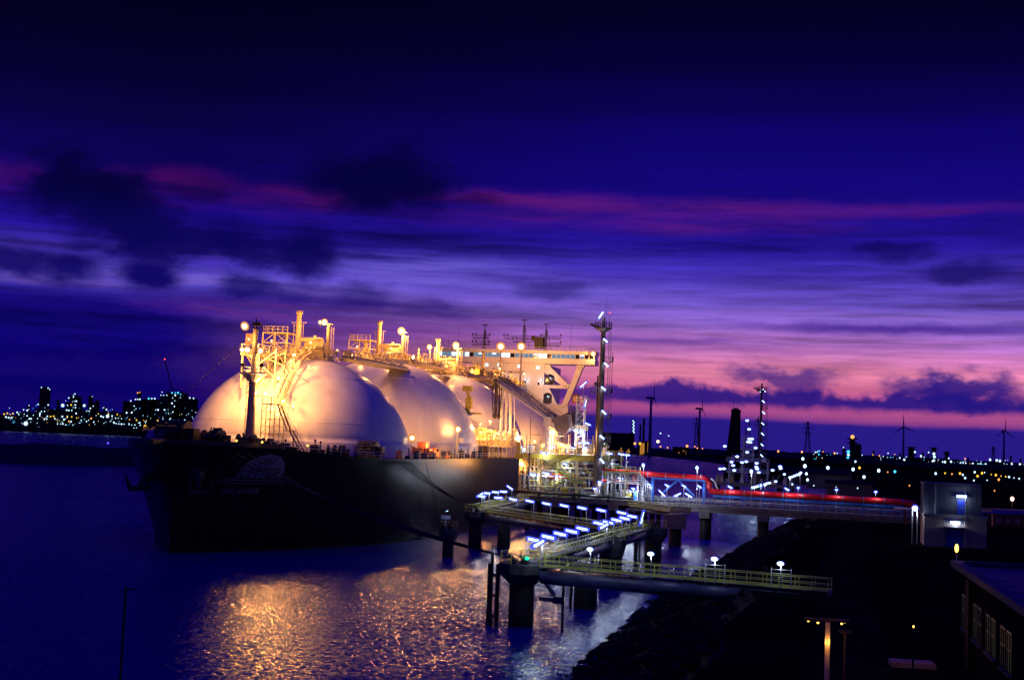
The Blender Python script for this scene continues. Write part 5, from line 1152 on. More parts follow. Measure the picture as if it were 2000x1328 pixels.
# ================================================================== shore buildings
# two-storey control hut at the end of the trestle
hb = jthing('control_building', 'two-storey control hut with blue doors, each under a bright lamp', 'building', -24, 111.6, ZL)
mb = MB(); mb.box(0, 8.9, 0, 7.5, 0, 4.4); mb.build('lower_wall', M['brick'], hb)
mb = MB(); mb.box(-.15, 9.05, -.15, 7.6, 4.4, 4.75); mb.build('ledge', M['concrete'], hb)
mb = MB(); mb.box(-.05, 8.0, .5, 7.2, 4.75, 9.2); mb.build('upper_wall', M['clad'], hb)
for k in range(11): mb = MB(); mb.box(.05+k*.74, .05+k*.74+.70, .455, .5, 4.8, 9.1); mb.build('wall_panel', M['clad'], hb)
mb = MB(); mb.box(-.15, 8.1, .4, 7.3, 9.2, 9.4); mb.build('roof', M['roof'], hb)
for x0, x1, z0, z1, y in ((3.2, 5.4, 0, 2.6, -.06), (4.7, 5.9, 4.8, 7.0, .40)):
    mb = MB(); mb.box(x0, x1, y, y+.05, z0, z1); dr = mb.build('door', M['door'], hb)
    mb = MB(); mb.box(x0-.1, x0, y-.03, y+.06, z0, z1); mb.box(x1, x1+.1, y-.03, y+.06, z0, z1); mb.box(x0-.1, x1+.1, y-.03, y+.06, z1, z1+.1); mb.build('door_frame', M['clad'], dr)
    mb = MB(); mb.box((x0+x1)/2+.1, (x0+x1)/2+.3, y-.08, y, z0+1.0, z0+1.1); mb.build('handle', M['steel'], dr)
mb = MB(); mb.rail([(2.9, -1.0, 3.0), (5.7, -1.0, 3.0)], .9, .35, .03, (1, .5, .05)); mb.rail([(2.9, -1.0, 3.0), (2.9, 0, 3.0)], .9, .5, .03); mb.rail([(5.7, -1.0, 3.0), (5.7, 0, 3.0)], .9, .5, .03); mb.box(2.9, 5.7, -1.0, 0, 2.92, 3.0); mb.build('balcony', M['steel'], hb)
for x, y, z, pw in ((4.4, -.55, 3.65, 110), (5.3, .05, 7.55, 110)):
    mb = MB(); mb.box(x-.75, x+.75, y-.05, y+.3, z-.1, z+.22); b_ = mb.build('lamp_housing_fringe', M['coldrim'], hb); mb = MB(); mb.box(x-.7, x+.7, y-.12, y-.06, z-.16, z+.2); mb.build('tube', M['cold'], b_); lamp_light((x, y-.45, z-.25), pw, COLD, hb, .25)  # housing glows blue as a painted glare fringe
mb = MB(); mb.cyl((1.6, .3, 4.4), (1.6, .3, 9.3), .08, None, 6); mb.cyl((5.8, -.3, 0), (5.8, -.3, 9), .05, None, 6); mb.build('downpipe', M['steel'], hb)
# gate lamp left of the hut
t = thing('gate_lamp', 'round bright lamp on a double post just left of the control hut', 'lamp', F(-23.5, 110.4, ZL))
mb = MB(); mb.cyl((-.5,0,0), (-.5,0,5.2), .07, None, 8); mb.cyl((.25,0,0), (.25,0,5.2), .07, None, 8); mb.build('post', M['steel'], t)
mb = MB(); mb.ball((-.1,0,5.5), .52, 12, 7); lu = mb.build('luminaire', M['coldrim'], t, True); mb = MB(); mb.ball((-.14,-.1,5.48), .46, 12, 7); mb.build('tube', M['cold'], lu, True); lamp_light((-.1,-.5,4.7), 200, COLD, t, .2)
# pipe landing and small railings where the trestle comes ashore
ld = jthing('landing_frame', 'dim pipe rack where the trestle comes ashore beside the hut', 'frame', 30, 112, ZL)
mb = MB()
for x in range(0, 18, 3):
    for y in (0, 4): mb.beam((x, y, 0), (x, y, 3.0), .2)
    mb.beam((x, 0, 3.0), (x, 4, 3.0), .2)
mb.rail([(0, -.3, 1.2), (17, -.3, 1.2)], 1.2, 1.2, .05); mb.build('frame', M['rust'], ld)
for k in range(4): mb = MB(); mb.cyl((-2, .6+k*.8, 3.2), (18, .6+k*.8, 3.2), .16, None, 8); mb.build('pipe', M['pale'], ld, True)
# near office building, its wall running away from us on the right
c0 = atz(1862, 1095, 12.0); c1 = atz(2000, 1185, 12.0); dirn = (c1-c0); dirn.z = 0; dirn.normalize()
ob = thing('office_building', 'dark flat-roofed building at the lower right with dim lit windows', 'building', (c0.x, c0.y, ZL), math.atan2(-dirn.x, -dirn.y)*-1)
# local y points away from the camera along the wall, x to the right
HT = 12.0-ZL; ob.rotation_euler = (0, 0, math.atan2(dirn.y, dirn.x)+math.pi/2)
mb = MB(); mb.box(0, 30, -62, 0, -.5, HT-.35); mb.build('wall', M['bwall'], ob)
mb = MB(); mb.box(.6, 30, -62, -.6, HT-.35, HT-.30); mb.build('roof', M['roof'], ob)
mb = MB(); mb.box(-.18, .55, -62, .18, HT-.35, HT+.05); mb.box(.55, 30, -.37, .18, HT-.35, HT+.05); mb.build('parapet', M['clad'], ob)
for k in range(9):
    mb = MB(); mb.box(.75, 1.5+random.uniform(0,.9), -9-k*3.1-random.uniform(1.4,2.6), -8.4-k*3.1, HT-.295, HT-.25+random.uniform(0,.04)); mb.build('roof_slab', M['concrete'], ob)
mb = MB(); mb.cyl((-.25, -9.5, 0), (-.25, -9.5, HT-.4), .16, None, 8); mb.build('downpipe', M['dark'], ob)
for k, y in enumerate((-6.2, -8.2, -11.4, -13.4, -16.6, -18.6, -21.8, -23.8)):
    mb = MB(); mb.box(-.03, .05, y-.62, y+.62, 2.2, 4.2); wdw = mb.build('window', M['win_g' if k % 3 else 'glass'], ob)
    mb = MB(); mb.box(-.1, .02, y-.72, y-.62, 2.1, 4.3); mb.box(-.1, .02, y+.62, y+.72, 2.1, 4.3); mb.box(-.1, .02, y-.62, y+.62, 4.2, 4.3); mb.box(-.1, .02, y-.05, y+.05, 2.2, 4.2); mb.box(-.1, .02, y-.62, y+.62, 3.3, 3.38); mb.build('window_frame', M['dark'], wdw)
    mb = MB(); mb.box(-.25, .02, y-.8, y+.8, 2.02, 2.1); mb.build('sill', M['clad'], wdw)
mb = MB(); mb.cyl((.2, -.1, HT), (.2, -.1, HT+.7), .05, None, 6); r_l = mb.build('roof_lamp', M['steel'], ob); mb = MB(); mb.ball((.2, -.1, HT+.9), .22, 10, 6, (.6,.6,1.4)); mb.build('lens', M['warm_small'], r_l, True); lamp_light((.2, -.3, HT+1.45), 8, WARM, r_l, .1)
# twin-headed street lamp near the camera, its pole lit by its own lamps
sp_ = atD(1617, 1212, 45.0)
sl = thing('street_lamp', 'tall street lamp with four small amber heads and orange-lit pole at lower right', 'street lamp', (sp_.x, sp_.y, ZL)); hh = sp_.z-ZL
mb = MB(); mb.cyl((0,0,0), (0,0,hh-.05), .11, .08, 12); mb.build('pole', M['steel'], sl)
mb = MB(); mb.beam((-.75, -.1, hh+.02), (.75, -.1, hh+.02), .06); mb.beam((-.55, .3, hh+.02), (.55, .3, hh+.02), .06); mb.beam((0,-.1,hh), (0,.3,hh), .06); mb.build('arm', M['black'], sl)
for x, y in ((-.62, .25), (-.38, -.15), (.44, -.15), (.66, .25)):
    mb = MB(); mb.box(x-.14, x+.14, y-.1, y+.1, hh-.02, hh+.06); hd = mb.build('lamp_head', M['dark'], sl); mb = MB(); mb.ball((x, y, hh-.05), .042, 8, 5); mb.build('lens', M['warm_small'], hd)
    lamp_light((x*.55, y-.12, hh-.75), 16, (1,.33,.04), sl, .05)
sp2 = atD(1651, 1214, 47.0)
s2 = thing('fence_pole', 'unlit thin dark pole just right of the amber street lamp', 'pole', (sp2.x, sp2.y, ZL)); mb = MB(); mb.cyl((0,0,0), (0,0,sp2.z-ZL-.4), .06, None, 8); mb.build('pole', M['dark'], s2); mb = MB(); mb.box(-.2,.2,-.1,.1,sp2.z-ZL-.4,sp2.z-ZL-.3); mb.build('cap', M['dark'], s2)
# reddish low skylight on the yard
pl_ = atz(1781, 1301, ZL)
sk = thing('yard_hatch', 'low flat reddish three-panel hatch on the dark yard near the bottom', 'hatch', (pl_.x, pl_.y, ZL), -.12)
mb = MB(); mb.box(-1.35, 1.35, -.75, .75, 0, .28); mb.build('kerb', M['concrete'], sk)
for k in range(3): mb = MB(); mb.box(-1.3+k*.88, -1.3+k*.88+.84, -.7, .7, .28, .34); mb.build('panel', M['brick'], sk)
yl = thing('yard_lamp', 'short amber bollard lamp lighting the reddish hatch', 'lamp', (pl_.x-1.4, pl_.y-4.6, ZL)); mb = MB(); mb.cyl((0,0,0), (0,0,3.0), .06, None, 8); mb.build('post', M['dark'], yl); mb = MB(); mb.ball((0,0,3.1), .06, 8, 5); mb.build('lens', M['warm_small'], yl); lamp_light((0,.3,3.3), 90, (1,.36,.08), yl, .1)
# thin poles standing in the foreground water edge
fp = atD(246, 1146, 36.0)
p_ = thing('marker_pole', 'thin dark pole standing alone at the lower left of the water', 'pole', (fp.x, fp.y, 1.0)); mb = MB(); mb.cyl((0,0,-2), (0,0,fp.z-1.0), .045, .035, 8); mb.build('pole', M['black'], p_); mb = MB(); mb.box(-.03, .32, -.02, .02, fp.z-1.06, fp.z-1.02); mb.build('finial', M['black'], p_)
# parked wagons / sheds right of the hut
for k, (px, py, w_, m_, lb) in enumerate([(1985, 1030, 9, 'rust', 'low reddish shed at the right edge beside the rail line'), (1940, 1000, 16, 'clad', 'long pale low wall lit blue behind the control hut')]):
    g_ = atz(px, py, ZL); t = thing('shed', lb, 'shed', (g_.x, g_.y, ZL), -.25); mb = MB(); mb.box(-w_/2, w_/2, -1.5, 1.5, 0, 2.6 if k == 0 else .8); mb.build('wall', M[m_], t); mb = MB(); mb.prism([(-1.8, 2.6 if k == 0 else .8), (1.8, 2.6 if k == 0 else .8), (0, 3.4 if k == 0 else 1.0)], 'x', -w_/2-.2, w_/2+.2); fixn(mb.build('roof', M['roof'], t))
    if k == 0:
        for j in range(5): mb = MB(); mb.box(-4+j*1.7, -2.9+j*1.7, -1.53, -1.5, .8, 2.0); mb.build('panel', M['brick'], t)
# ================================================================== second berth beyond the trestle
ju, jv = 241.0, 77.0
j2 = jthing('far_loading_platform', 'second loading platform beyond the trestle, crowded with white lamps', 'platform', ju, jv, 0)
mb = MB(); mb.box(-21, 10, -3, 24, ZP-1.1, ZP); mb.build('slab', M['concrete'], j2)
for x in (-18, -11, -4, 4, 8): mb = MB(); mb.cyl((x, 0, -3), (x, 0, ZP-1.1), 1.0, None, 12); mb.build('pile', M['pile'], j2, True)
mb = MB()
for x in (-14, -9.5, -5, -.5):
    for y in (0, 8): mb.beam((x, y, ZP), (x, y, 15), .4)
for z in (11, 15): mb.box(-15, 0, -.5, 9, z, z+.2)
mb.rail([(-15, -.5, 15.2), (0, -.5, 15.2)], 1.1, 1.2, .08); mb.rail([(-15, -.5, 11.2), (0, -.5, 11.2)], 1.1, 1.2, .08)
for q in range(5): mb.beam((-14+q*4, 0, ZP), (-12+q*4, 0, 11), .15)
mb.build('frame', M['pale'], j2)
mb = MB(); 
for x in (-9.5, -6):
    for y in (1, 4): mb.beam((x, y, 15), (x+.4, y, 23), .3)
for z in (17, 19, 21, 23): mb.box(-10, -5.2, 0, 5, z, z+.2); mb.rail([(-10, 0, z), (-5.2, 0, z)], 1.1, 1.2, .08)
mb.build('upper_frame', M['pale'], j2)
rr = random.Random(9)
for k in range(30):
    x, y, z = rr.uniform(-20, 9), rr.uniform(-2, 8), rr.choice([ZP, ZP, 11.2, 15.2]); 
    if z > ZP: x = rr.uniform(-14, -1)
    mb = MB(); h_ = rr.uniform(1, 3); mb.cyl((x, y, z), (x, y, z+h_), rr.uniform(.2,.5), None, 8); mb.box(x-.6, x+.6, y-.4, y+.4, z, z+h_*.6); mb.build('machinery', M[rr.choice(['pale', 'steel', 'buff'])], j2)
def j2lamp(px, py, r=.55, light=0):
    u_, v_, z_ = atu(px, py, ju-4); mb = MB(); mb.ball((v_-jv, u_-ju, z_), r, 10, 6, (1.3, 1, .8)); o = mb.build('lamp', M['cold'], j2, True)
    mb = MB(); mb.ball((v_-jv, u_-ju+.3, z_+.1), r*1.3, 10, 6, (1.3, 1, .8)); mb.build('cover', M['coldrim'], o, True)  # blue glowing shell, the painted fringe of the lamp glare
    if light: lamp_light((v_-jv, u_-ju-1.2, z_-.4), light, COLD, j2, .4)
for i, (cx, cy) in enumerate([(1420,575), (1438,655), (1440,745), (1465,745), (1428,772), (1450,775), (1498,828), (1420,868), (1327,908), (1275,958), (1290,990), (1372,962), (1412,955), (1300,1035), (1170,1022), (1205,1020), (1508,970), (1505,1005), (1513,1022), (1528,1055), (1213,812), (1655,1035), (1725,1000), (1730,1018)]):
    j2lamp(1160+cx*.2108, 700+cy*.2108, .48, 50 if i % 4 == 2 else 0)
mb = MB(); u_, v_, z_ = atu(1456.5, 840, ju); mb.cyl((v_-jv, 1, ZP), (v_-jv, 1, z_+1), .25, None, 8); u_, v_, z_ = atu(1461, 822, ju); mb.cyl((v_-jv+.5, 1, ZP), (v_-jv+.5, 1, z_), .2, None, 8); mb.build('lamp_mast', M['mast'], j2)
lm2 = []
for cx, cy, le in [(1575,400,-.8), (1577,503,-.9), (1570,605,-.8), (1568,700,-.9), (1563,800,-.8), (1560,900,-.9), (1555,300,.9), (1583,298,-.9)]:
    u_, v_, z_ = atu(1160+cx*.2108, 700+cy*.2108, ju); lm2.append((v_-74.0, z_, le))
tall_tower('tall lamp-studded tower on the far berth beyond the red pipeline', ju+1, 73.8, ZP, 40.8, lm2, .62, .5, lights=False)
# stowed loading arms of that berth: a dark tapering bundle
sa = jthing('stowed_marine_loader', 'dark bundle of stowed upright loading arms on the far berth', 'loading arm', ju+30, jv-5.5, ZP)
uA, vA, zA = atu(1437, 798, ju+30); 
for k in range(4):
    x = vA-(jv-5.5)-1.0+k*.65; zt = zA-ZP-.5*abs(k-1.5); mb = MB(); mb.cyl((x-2.2+k*.8, k*1.5, 0), (x, k*1.5, zt), .95, .6, 10); mb.cyl((x, k*1.5-.2, zt-.2), (x, k*1.5+.2, zt-.2), .8, None, 16); mb.box(x-1.2, x+.8, k*1.5-.7, k*1.5+.7, zt*.42, zt*.6); mb.build('arm', M['farsteel'], sa)
mb = MB(); mb.beam((vA-(jv-5.5)+1.8, 2, 6), (vA-(jv-5.5)+3.6, 2, 14), .2); mb.build('brace', M['farsteel'], sa); mb = MB(); mb.box(vA-(jv-5.5)-3, vA-(jv-5.5)+3, -1, 6, 0, 4); mb.build('base', M['farsteel'], sa); mb = MB(); mb.cyl((vA-(jv-5.5)-1, 2, zA-ZP), (vA-(jv-5.5)-1, 2, zA-ZP+4), .05, None, 5); mb.cyl((vA-(jv-5.5)+.6, 2, zA-ZP), (vA-(jv-5.5)+.6, 2, zA-ZP+4), .05, None, 5); mb.build('aerial', M['dark'], sa)
# catwalk lamps of the far berth: two rows
k = 0
for cx, cy in [(0,655), (8,652), (16,650), (24,648)]: pass
ROW = [(1470,952), (1474,951), (1478,950), (1482,949), (1486,947), (1494,946), (1498,944), (1503,943), (1515,940), (1543,932), (1547,931), (1552,929), (1557,927), (1562,925), (1564,923), (1532,926)]
for i, (px, py) in enumerate(ROW):
    u_, v_, z_ = atu(px, py, 150+i*4); g_ = jthing('walkway_lamp', (ORD[i]+' round lamp from the left in the bright cluster above the lower red pipe' if i < 9 else ORD[i-9]+' round lamp of the rising row beyond the trestle by the shore'), 'lamp', u_, v_, 6.2, 'near cluster of far catwalk lamps' if i < 9 else 'rising row of far catwalk lamps')
    mb = MB(); mb.cyl((0,0,0), (0,0,max(.5, z_-6.2)), .06, None, 6); mb.build('post', M['steel'], g_); mb = MB(); mb.ball((0,0,z_-6.2), .36, 10, 6, (1.3,1,.9)); lu = mb.build('lens', M['cold'], g_, True); mb = MB(); mb.ball((0,.25,z_-6.15), .44, 10, 6, (1.3,1,.9)); mb.build('cover', M['coldrim'], lu, True)  # blue shell behind the lens glows as a glare fringe
    if i % 4 == 1: lamp_light((0,-.5,z_-6.6), 180, COLD, g_, .2)
fc = jthing('catwalk', 'far catwalk with a lamp row beyond the trestle', 'catwalk', 150, 84, 6.0); mb = MB(); mb.beam((-6, -2, 0), (22, 66, 0), 1.4, .5); mb.build('deck', M['grate'], fc); mb = MB(); mb.rail([(-6.7, -2, .25), (21.3, 66, .25)], 1.1, 3, .06); mb.build('railing', M['pale'], fc)
# ================================================================== the yards on the right: lamps on posts
def yard_lamp(px, py, D, mt, r, lb, grp, light=0):
    p = atD(px, py, D); zb = ZL if D < 2600 else 2.0
    t = thing('yard_lamp', lb, 'lamp', (p.x, p.y, min(zb, p.z-2)), 0, grp); h_ = p.z-min(zb, p.z-2)
    mb = MB(); mb.cyl((0,0,0), (0,0,h_), max(.05, r*.12), None, 5); mb.build('post', M['farsteel'], t)
    mb = MB(); mb.ball((0,0,h_), r, 8, 6, (1,1,1.15)); mb.build('lens', mt, t, True)
    if light: lamp_light((0,-r*3,h_-r), light, COLD if mt in (M['cold'], M['far_w']) else WARM, t, r)
for i, (cx, cy, s) in enumerate([(272,463,7), (288,520,9), (300,580,7), (308,627,7), (468,533,9), (665,545,9), (865,555,9), (750,605,9), (748,652,8)]):
    yard_lamp(1500+cx*.25, 780+cy*.25, 420+i*12, M['cold'], s*.062, ['upper lamp at the root of the far catwalk', 'second lamp at the root of the far catwalk', 'third lamp down at the root of the far catwalk', 'lowest lamp at the root of the far catwalk', 'first big white lamp of three across the dark yard', 'middle big white lamp of three across the dark yard', 'last big white lamp of three across the dark yard', 'upper of two stacked white lamps in the dark yard', 'lower of two stacked white lamps in the dark yard'][i], 'big white yard lamps', 60)
yard_lamp(1736, 908, 700, M['pink'], 1.0, 'brilliant pinkish lamp in the middle of the right yard', None, 1500); yard_lamp(1977, 974, 320, M['pink'], .5, 'bright pinkish lamp near the right edge', None, 900)
YARD = [(820,432,'y'), (650,455,'w'), (690,458,'w'), (650,485,'w'), (683,485,'w'), (675,510,'w'), (938,420,'w'), (990,428,'y'), (1148,410,'w'), (1195,442,'w'), (1030,455,'w'), (1065,470,'w'), (1105,672,'o'), (1285,482,'w'), (1300,442,'w'), (1298,420,'w'), (1365,487,'w'), (1382,488,'w'), (1412,460,'w'), (1430,485,'w'), (1505,497,'w'), (1525,497,'w'), (1578,503,'y'), (1545,498,'w'), (1600,502,'w'), (1640,503,'w'), (1660,505,'w'), (1700,505,'w'), (1735,470,'w'), (1787,475,'w'), (1812,480,'w'), (1905,503,'w'), (1900,535,'w'), (1968,505,'w'), (1283,543,'w'), (1310,578,'w'), (1383,575,'y'), (1437,582,'o'), (1500,577,'y'), (1522,588,'w'), (1540,613,'w'), (1615,567,'w'), (1637,598,'y'), (1672,575,'y'), (1692,570,'w'), (1745,585,'y'), (1780,590,'y'), (1820,597,'y'), (1857,602,'y'), (1883,605,'w'), (1922,612,'w'), (1962,618,'w'), (1803,625,'o'), (1608,632,'w'), (1712,630,'w'), (1770,712,'o'), (540,420,'w'), (520,420,'o'), (590,375,'w'), (80,405,'o'), (265,410,'o'), (430,407,'o'), (385,410,'w'), (400,402,'c'), (398,430,'c'), (370,412,'w'), (1080,448,'w'), (900,445,'w'), (870,440,'o'), (735,435,'w'), (715,533,'y'), (935,567,'o'), (992,563,'c'), (1540,462,'o'), (1255,413,'w'), (358,672,'w'), (190,662,'w'), (532,683,'w'), (700,692,'w')]
MARKS = [(1500, 'the lower red pipe bend'), (1578, 'the power pylon'), (1665, 'the pinkish-topped dark tower'), (1736, 'the brilliant pinkish yard lamp'), (1765, 'the turbine facing us'), (1800, 'the control hut'), (1905, 'the hut and its dark block'), (1961, 'the turbine at the edge')]
CN = {'w': 'white', 'y': 'yellow', 'o': 'orange', 'c': 'cyan'}; seen = {}
for cx, cy, c in sorted(YARD):
    D = 1500 if cy < 470 else (900 if cy < 560 else (480 if cy < 640 else 330)); s_ = {330: .2, 480: .36, 900: .62, 1500: .9}[D]*random.uniform(.55, 1.35)
    px = 1500+cx*.25; mk = [q for q in MARKS if q[0] <= px+1][-1][1]; row = {1500: 'topmost', 900: 'middle', 480: 'lower', 330: 'lowest'}[D]
    key = (c, mk, row); seen[key] = seen.get(key, 0)+1
    yard_lamp(px, 780+cy*.25, D*random.uniform(.93, 1.07), M['far_'+c], s_, ORD[seen[key]-1]+' small '+CN[c]+' lamp right of '+mk+', '+row+' row', CN[c]+' yard lamps')
# dark tank farm blocks and sheds standing in the yards
for k, (px, D, w_, h_, lb) in enumerate([(1830, 640, 46, 8, 'dark storage block behind the control hut'), (1700, 900, 60, 7, 'dark low warehouse in the middle of the yard'), (1960, 700, 50, 8, 'dark storage block near the right edge'), (1560, 520, 40, 5, 'dark shed beyond the trestle lamps'), (1620, 470, 16, 5.5, 'small pale shed left in the yard'), (1660, 400, 14, 4, 'small pale shed right in the yard')]):
    b = atD(px, 900, D); t = thing('warehouse', lb, 'building', (b.x, b.y, ZL), -A); mb = MB(); mb.box(-w_/2, w_/2, 0, 25, 0, h_); mb.build('wall', M['farsteel' if k < 4 else 'clad'], t); mb = MB(); mb.prism([(-1, h_), (26, h_), (12.5, h_+w_*.05)], 'x', -w_/2-.5, w_/2+.5); fixn(mb.build('roof', M['farsteel'], t))
# low process plant along the foot of the dunes, studded with pinpoint lamps
rr = random.Random(66)
for k, (px0, px1, lb) in enumerate([(1585, 1625, 'far low plant with cyan lamps right of the power pylon'), (1690, 1760, 'far low plant between the dark tower and the facing turbine'), (1770, 1830, 'far low plant left of the control hut skyline'), (1840, 1920, 'far low plant above the control hut'), (1930, 2010, 'far low plant at the right edge')]):
    D = 2400.0; t0 = atD((px0+px1)/2, 885, D); t = thing('process_plant', lb, 'refinery', (t0.x, D, 0))
    for j in range(7):
        w_ = rr.uniform(6, 18); x = rr.uniform(-(px1-px0)/2, (px1-px0)/2)*.96; h_ = rr.uniform(8, 22); mb = MB()
        if j % 3 == 0: mb.cyl((x, 0, 0), (x, 0, h_*1.3), 2.2, 1.8, 8)
        else: mb.box(x-w_/2, x+w_/2, 0, 14, 0, h_*.8)
        mb.build('block', M['farsteel'], t)
    for j in range(15):
        x = rr.uniform(-(px1-px0)/2, (px1-px0)/2)*.96; mb = MB(); mb.ball((x, -8, rr.uniform(3, 20)), rr.uniform(.35, .8), 6, 5); mb.build('lamp', M[rr.choice(['far_w', 'far_w', 'far_c', 'far_w', 'far_w', 'far_o'])], t, True)
# far process towers on the right
def stack_tower(px, py_top, D, w_, lb, lamps=(), zb=0.0, name='process_tower', crown=False):
    p = atD(px, py_top, D); t = thing(name, lb, 'tower', (p.x, p.y, zb)); h_ = p.z-zb
    mb = MB(); mb.cyl((0,0,0), (0,0,h_), w_*.5, w_*.42, 12); mb.build('column', M['farsteel'], t)
    mb = MB()
    for f in (.35, .6, .85, .98): mb.lathe([(w_*.5, h_*f-.5), (w_*.85, h_*f), (w_*.85, h_*f+.8), (w_*.5, h_*f+.8)], 0, 0, 10, False)
    if crown: mb.beam((w_*1.2, 0, h_*.2), (w_*1.2, 0, h_*.8), w_*.3); mb.beam((-w_*1.3, 0, h_*.1), (-w_*1.3, 0, h_*.7), w_*.4)
    mb.build('platforms', M['farsteel'], t)
    for (lx, ly, c, r) in lamps:
        q = atD(lx, ly, D-w_*1.2); mb = MB(); mb.ball((q.x-p.x, q.y-p.y, q.z-zb), r, 8, 6); mb.build('lamp', M[c], t, True)
    return t
stack_tower(1665, 856, 1000, 5, 'dark far process tower with a pinkish lamp on top, right of the pylon', [(1665,853,'far_o',1.5), (1657,882,'far_c',1.2), (1657,888,'far_w',1.0), (1656,894,'far_c',1.0)], ZL, crown=True)
stack_tower(1675, 868, 1010, 4, 'shorter dark far process tower beside the pinkish-topped one', (), ZL)
stack_tower(1824, 874, 1500, 6, 'squat dark far tower right of the third wind turbine', [(1824,886,'far_w',1.6), (1825,892,'far_w',1.6), (1824,899,'far_w',1.4)], ZL)
stack_tower(1849, 882, 1500, 5, 'small dark far tower left of the fourth wind turbine', (), ZL)
stack_tower(1780, 873, 1600, 8, 'dark far tower by the third wind turbine base', (), ZL)
# ================================================================== far shore on the right: dunes, tanks, sheds
def bank(name, pts, depth, z, m_='farland', lb=None, thick=0, kind='structure', zs=None):
    mb = MB(); n_ = len(pts); zz = zs or [z]*n_
    P0 = [Vector((p.x, p.y, -1)) for p in pts]; P1 = [Vector((p.x, p.y, h_*.55))+Vector((0, h_*1.2, 0)) for p, h_ in zip(pts, zz)]; P2 = [Vector((p.x, p.y, h_))+Vector((0, depth*.35, 0)) for p, h_ in zip(pts, zz)]; P3 = [Vector((p.x*1.02, p.y+depth, h_*.9)) for p, h_ in zip(pts, zz)]; P4 = [Vector((p.x*1.02, p.y+depth*1.3, -1)) for p in pts]
    mb.add(P0+P1+P2+P3+P4, [(r_*n_+i, r_*n_+i+1, (r_+1)*n_+i+1, (r_+1)*n_+i) for r_ in range(4) for i in range(n_-1)])
    return tag(fixn(mb.build(name, M[m_])), lb, None, None, kind)
rr = random.Random(12)
bank('far_bank', [atD(px, 885, 2650) for px in range(1040, 1700, 20)], 900, 6)
pts = []; zs = []
for px in range(1240, 2150, 10): pts.append(atD(px, 885, 3400)); zs.append(9+9*math.exp(-((px-1560)/190.0)**2)+3*math.sin(px*.05)+rr.uniform(0, 2.2)+5*(px > 1700)*math.exp(-((px-1850)/160.0)**2))
bank('dune_hill', pts, 700, 0, zs=zs)
bank('far_bank', [atD(px, 840, 2350) for px in range(-160, 500, 20)], 900, 5)
# breakwater nearer on the left
bank('breakwater', [atD(px, 880, 575+max(0, px-100)*.15) for px in range(-200, 520, 12)], 70, 0, zs=[8.4+.8*math.sin(px*.03) for px in range(-200, 520, 12)])
bm = atD(211, 866, 600); t = thing('breakwater_beacon', 'tiny blue beacon lamp on the dark breakwater at left', 'beacon', (bm.x, bm.y, 7)); mb = MB(); mb.cyl((0,0,0), (0,0,bm.z-7), .12, None, 6); mb.build('post', M['farsteel'], t); mb = MB(); mb.ball((0,0,bm.z-6.8), .45, 8, 5); mb.build('lens', glow('lamp_blue', (.1,.1,1), 2.0), t)
def far_block(px0, px1, py0, D, lb, m_='farsteel', name='storage_tank_block', zb=0, cat='building'):
    a_, b_ = atD(px0, py0, D), atD(px1, py0, D); w_ = b_.x-a_.x; h_ = max(2.0, a_.z-zb)
    t = thing(name, lb, cat, ((a_.x+b_.x)/2, D, zb)); mb = MB(); mb.box(-w_/2, w_/2, 0, 40, 0, h_); mb.build('wall', M[m_], t)
    mb = MB(); mb.box(-w_/2-1, w_/2+1, -.6, 40.6, h_, h_+1.0); mb.build('roof', M[m_], t); return t, h_, w_
t, h_, w_ = far_block(1181, 1238, 845, 2700, 'long dark storage block on the far bank behind the tall tower', zb=4)
for k in range(9): mb = MB(); mb.box(-w_/2+k*w_/9+.6, -w_/2+(k+1)*w_/9-.6, -.5, 0, 0, h_-2); mb.build('panel', M['farsteel'], t)
t, h_, w_ = far_block(1206, 1237, 870, 2640, 'orange-lit shed on the far bank', name='lit_shed', zb=2)
for k in range(14): mb = MB(); x_ = random.uniform(-w_/2+1, w_/2-3); z_ = random.uniform(0, h_*.6); mb.box(x_, x_+random.uniform(1.2, 3.4), -.8-.01*k, -.3, z_, z_+random.uniform(1.2, 4.0)); mb.build('wall_glow', M['shedlit'], t)  # glowing patches in place of lamplight on the wall
t, h_, w_ = far_block(1249, 1260, 864, 2640, 'small yellow-lit shed with a door on the far bank', name='lit_shed', zb=2); mb = MB(); mb.box(-w_/2+1, w_/2-1, -.8, -.3, 0, h_-1); mb.build('wall_glow', M['shedlit'], t)
t, h_, w_ = far_block(1264, 1271, 862, 2640, 'narrow tall yellow-lit shed beside the first wind turbine', name='lit_shed', zb=2); mb = MB(); mb.box(-w_/2+1, w_/2-1, -.8, -.3, 0, h_-1); mb.build('wall_glow', M['shedlit'], t)
t, h_, w_ = far_block(1319, 1346, 873, 2640, 'low orange-lit shed on the far bank right of the second turbine', name='lit_shed', zb=2)
for k in range(10): mb = MB(); x_ = random.uniform(-w_/2+1, w_/2-3); z_ = random.uniform(0, h_*.6); mb.box(x_, x_+random.uniform(1, 3), -.8-.01*k, -.3, z_, z_+random.uniform(.8, 2.4)); mb.build('wall_glow', M['shedlit'], t)
stack_tower(1237, 820, 2700, 7, 'slim far column dotted with white lamps behind the tall tower', [(1237.5+(k % 2)*1.5-.8, 822+k*3.2, 'far_w', 1.5) for k in range(8)], 2)
stack_tower(1258, 817, 2720, 5, 'dark slim far chimney left of the first wind turbine', (), 2, 'chimney'); stack_tower(1251, 829, 2720, 4, 'short dark far chimney left of the first wind turbine', (), 2, 'chimney')
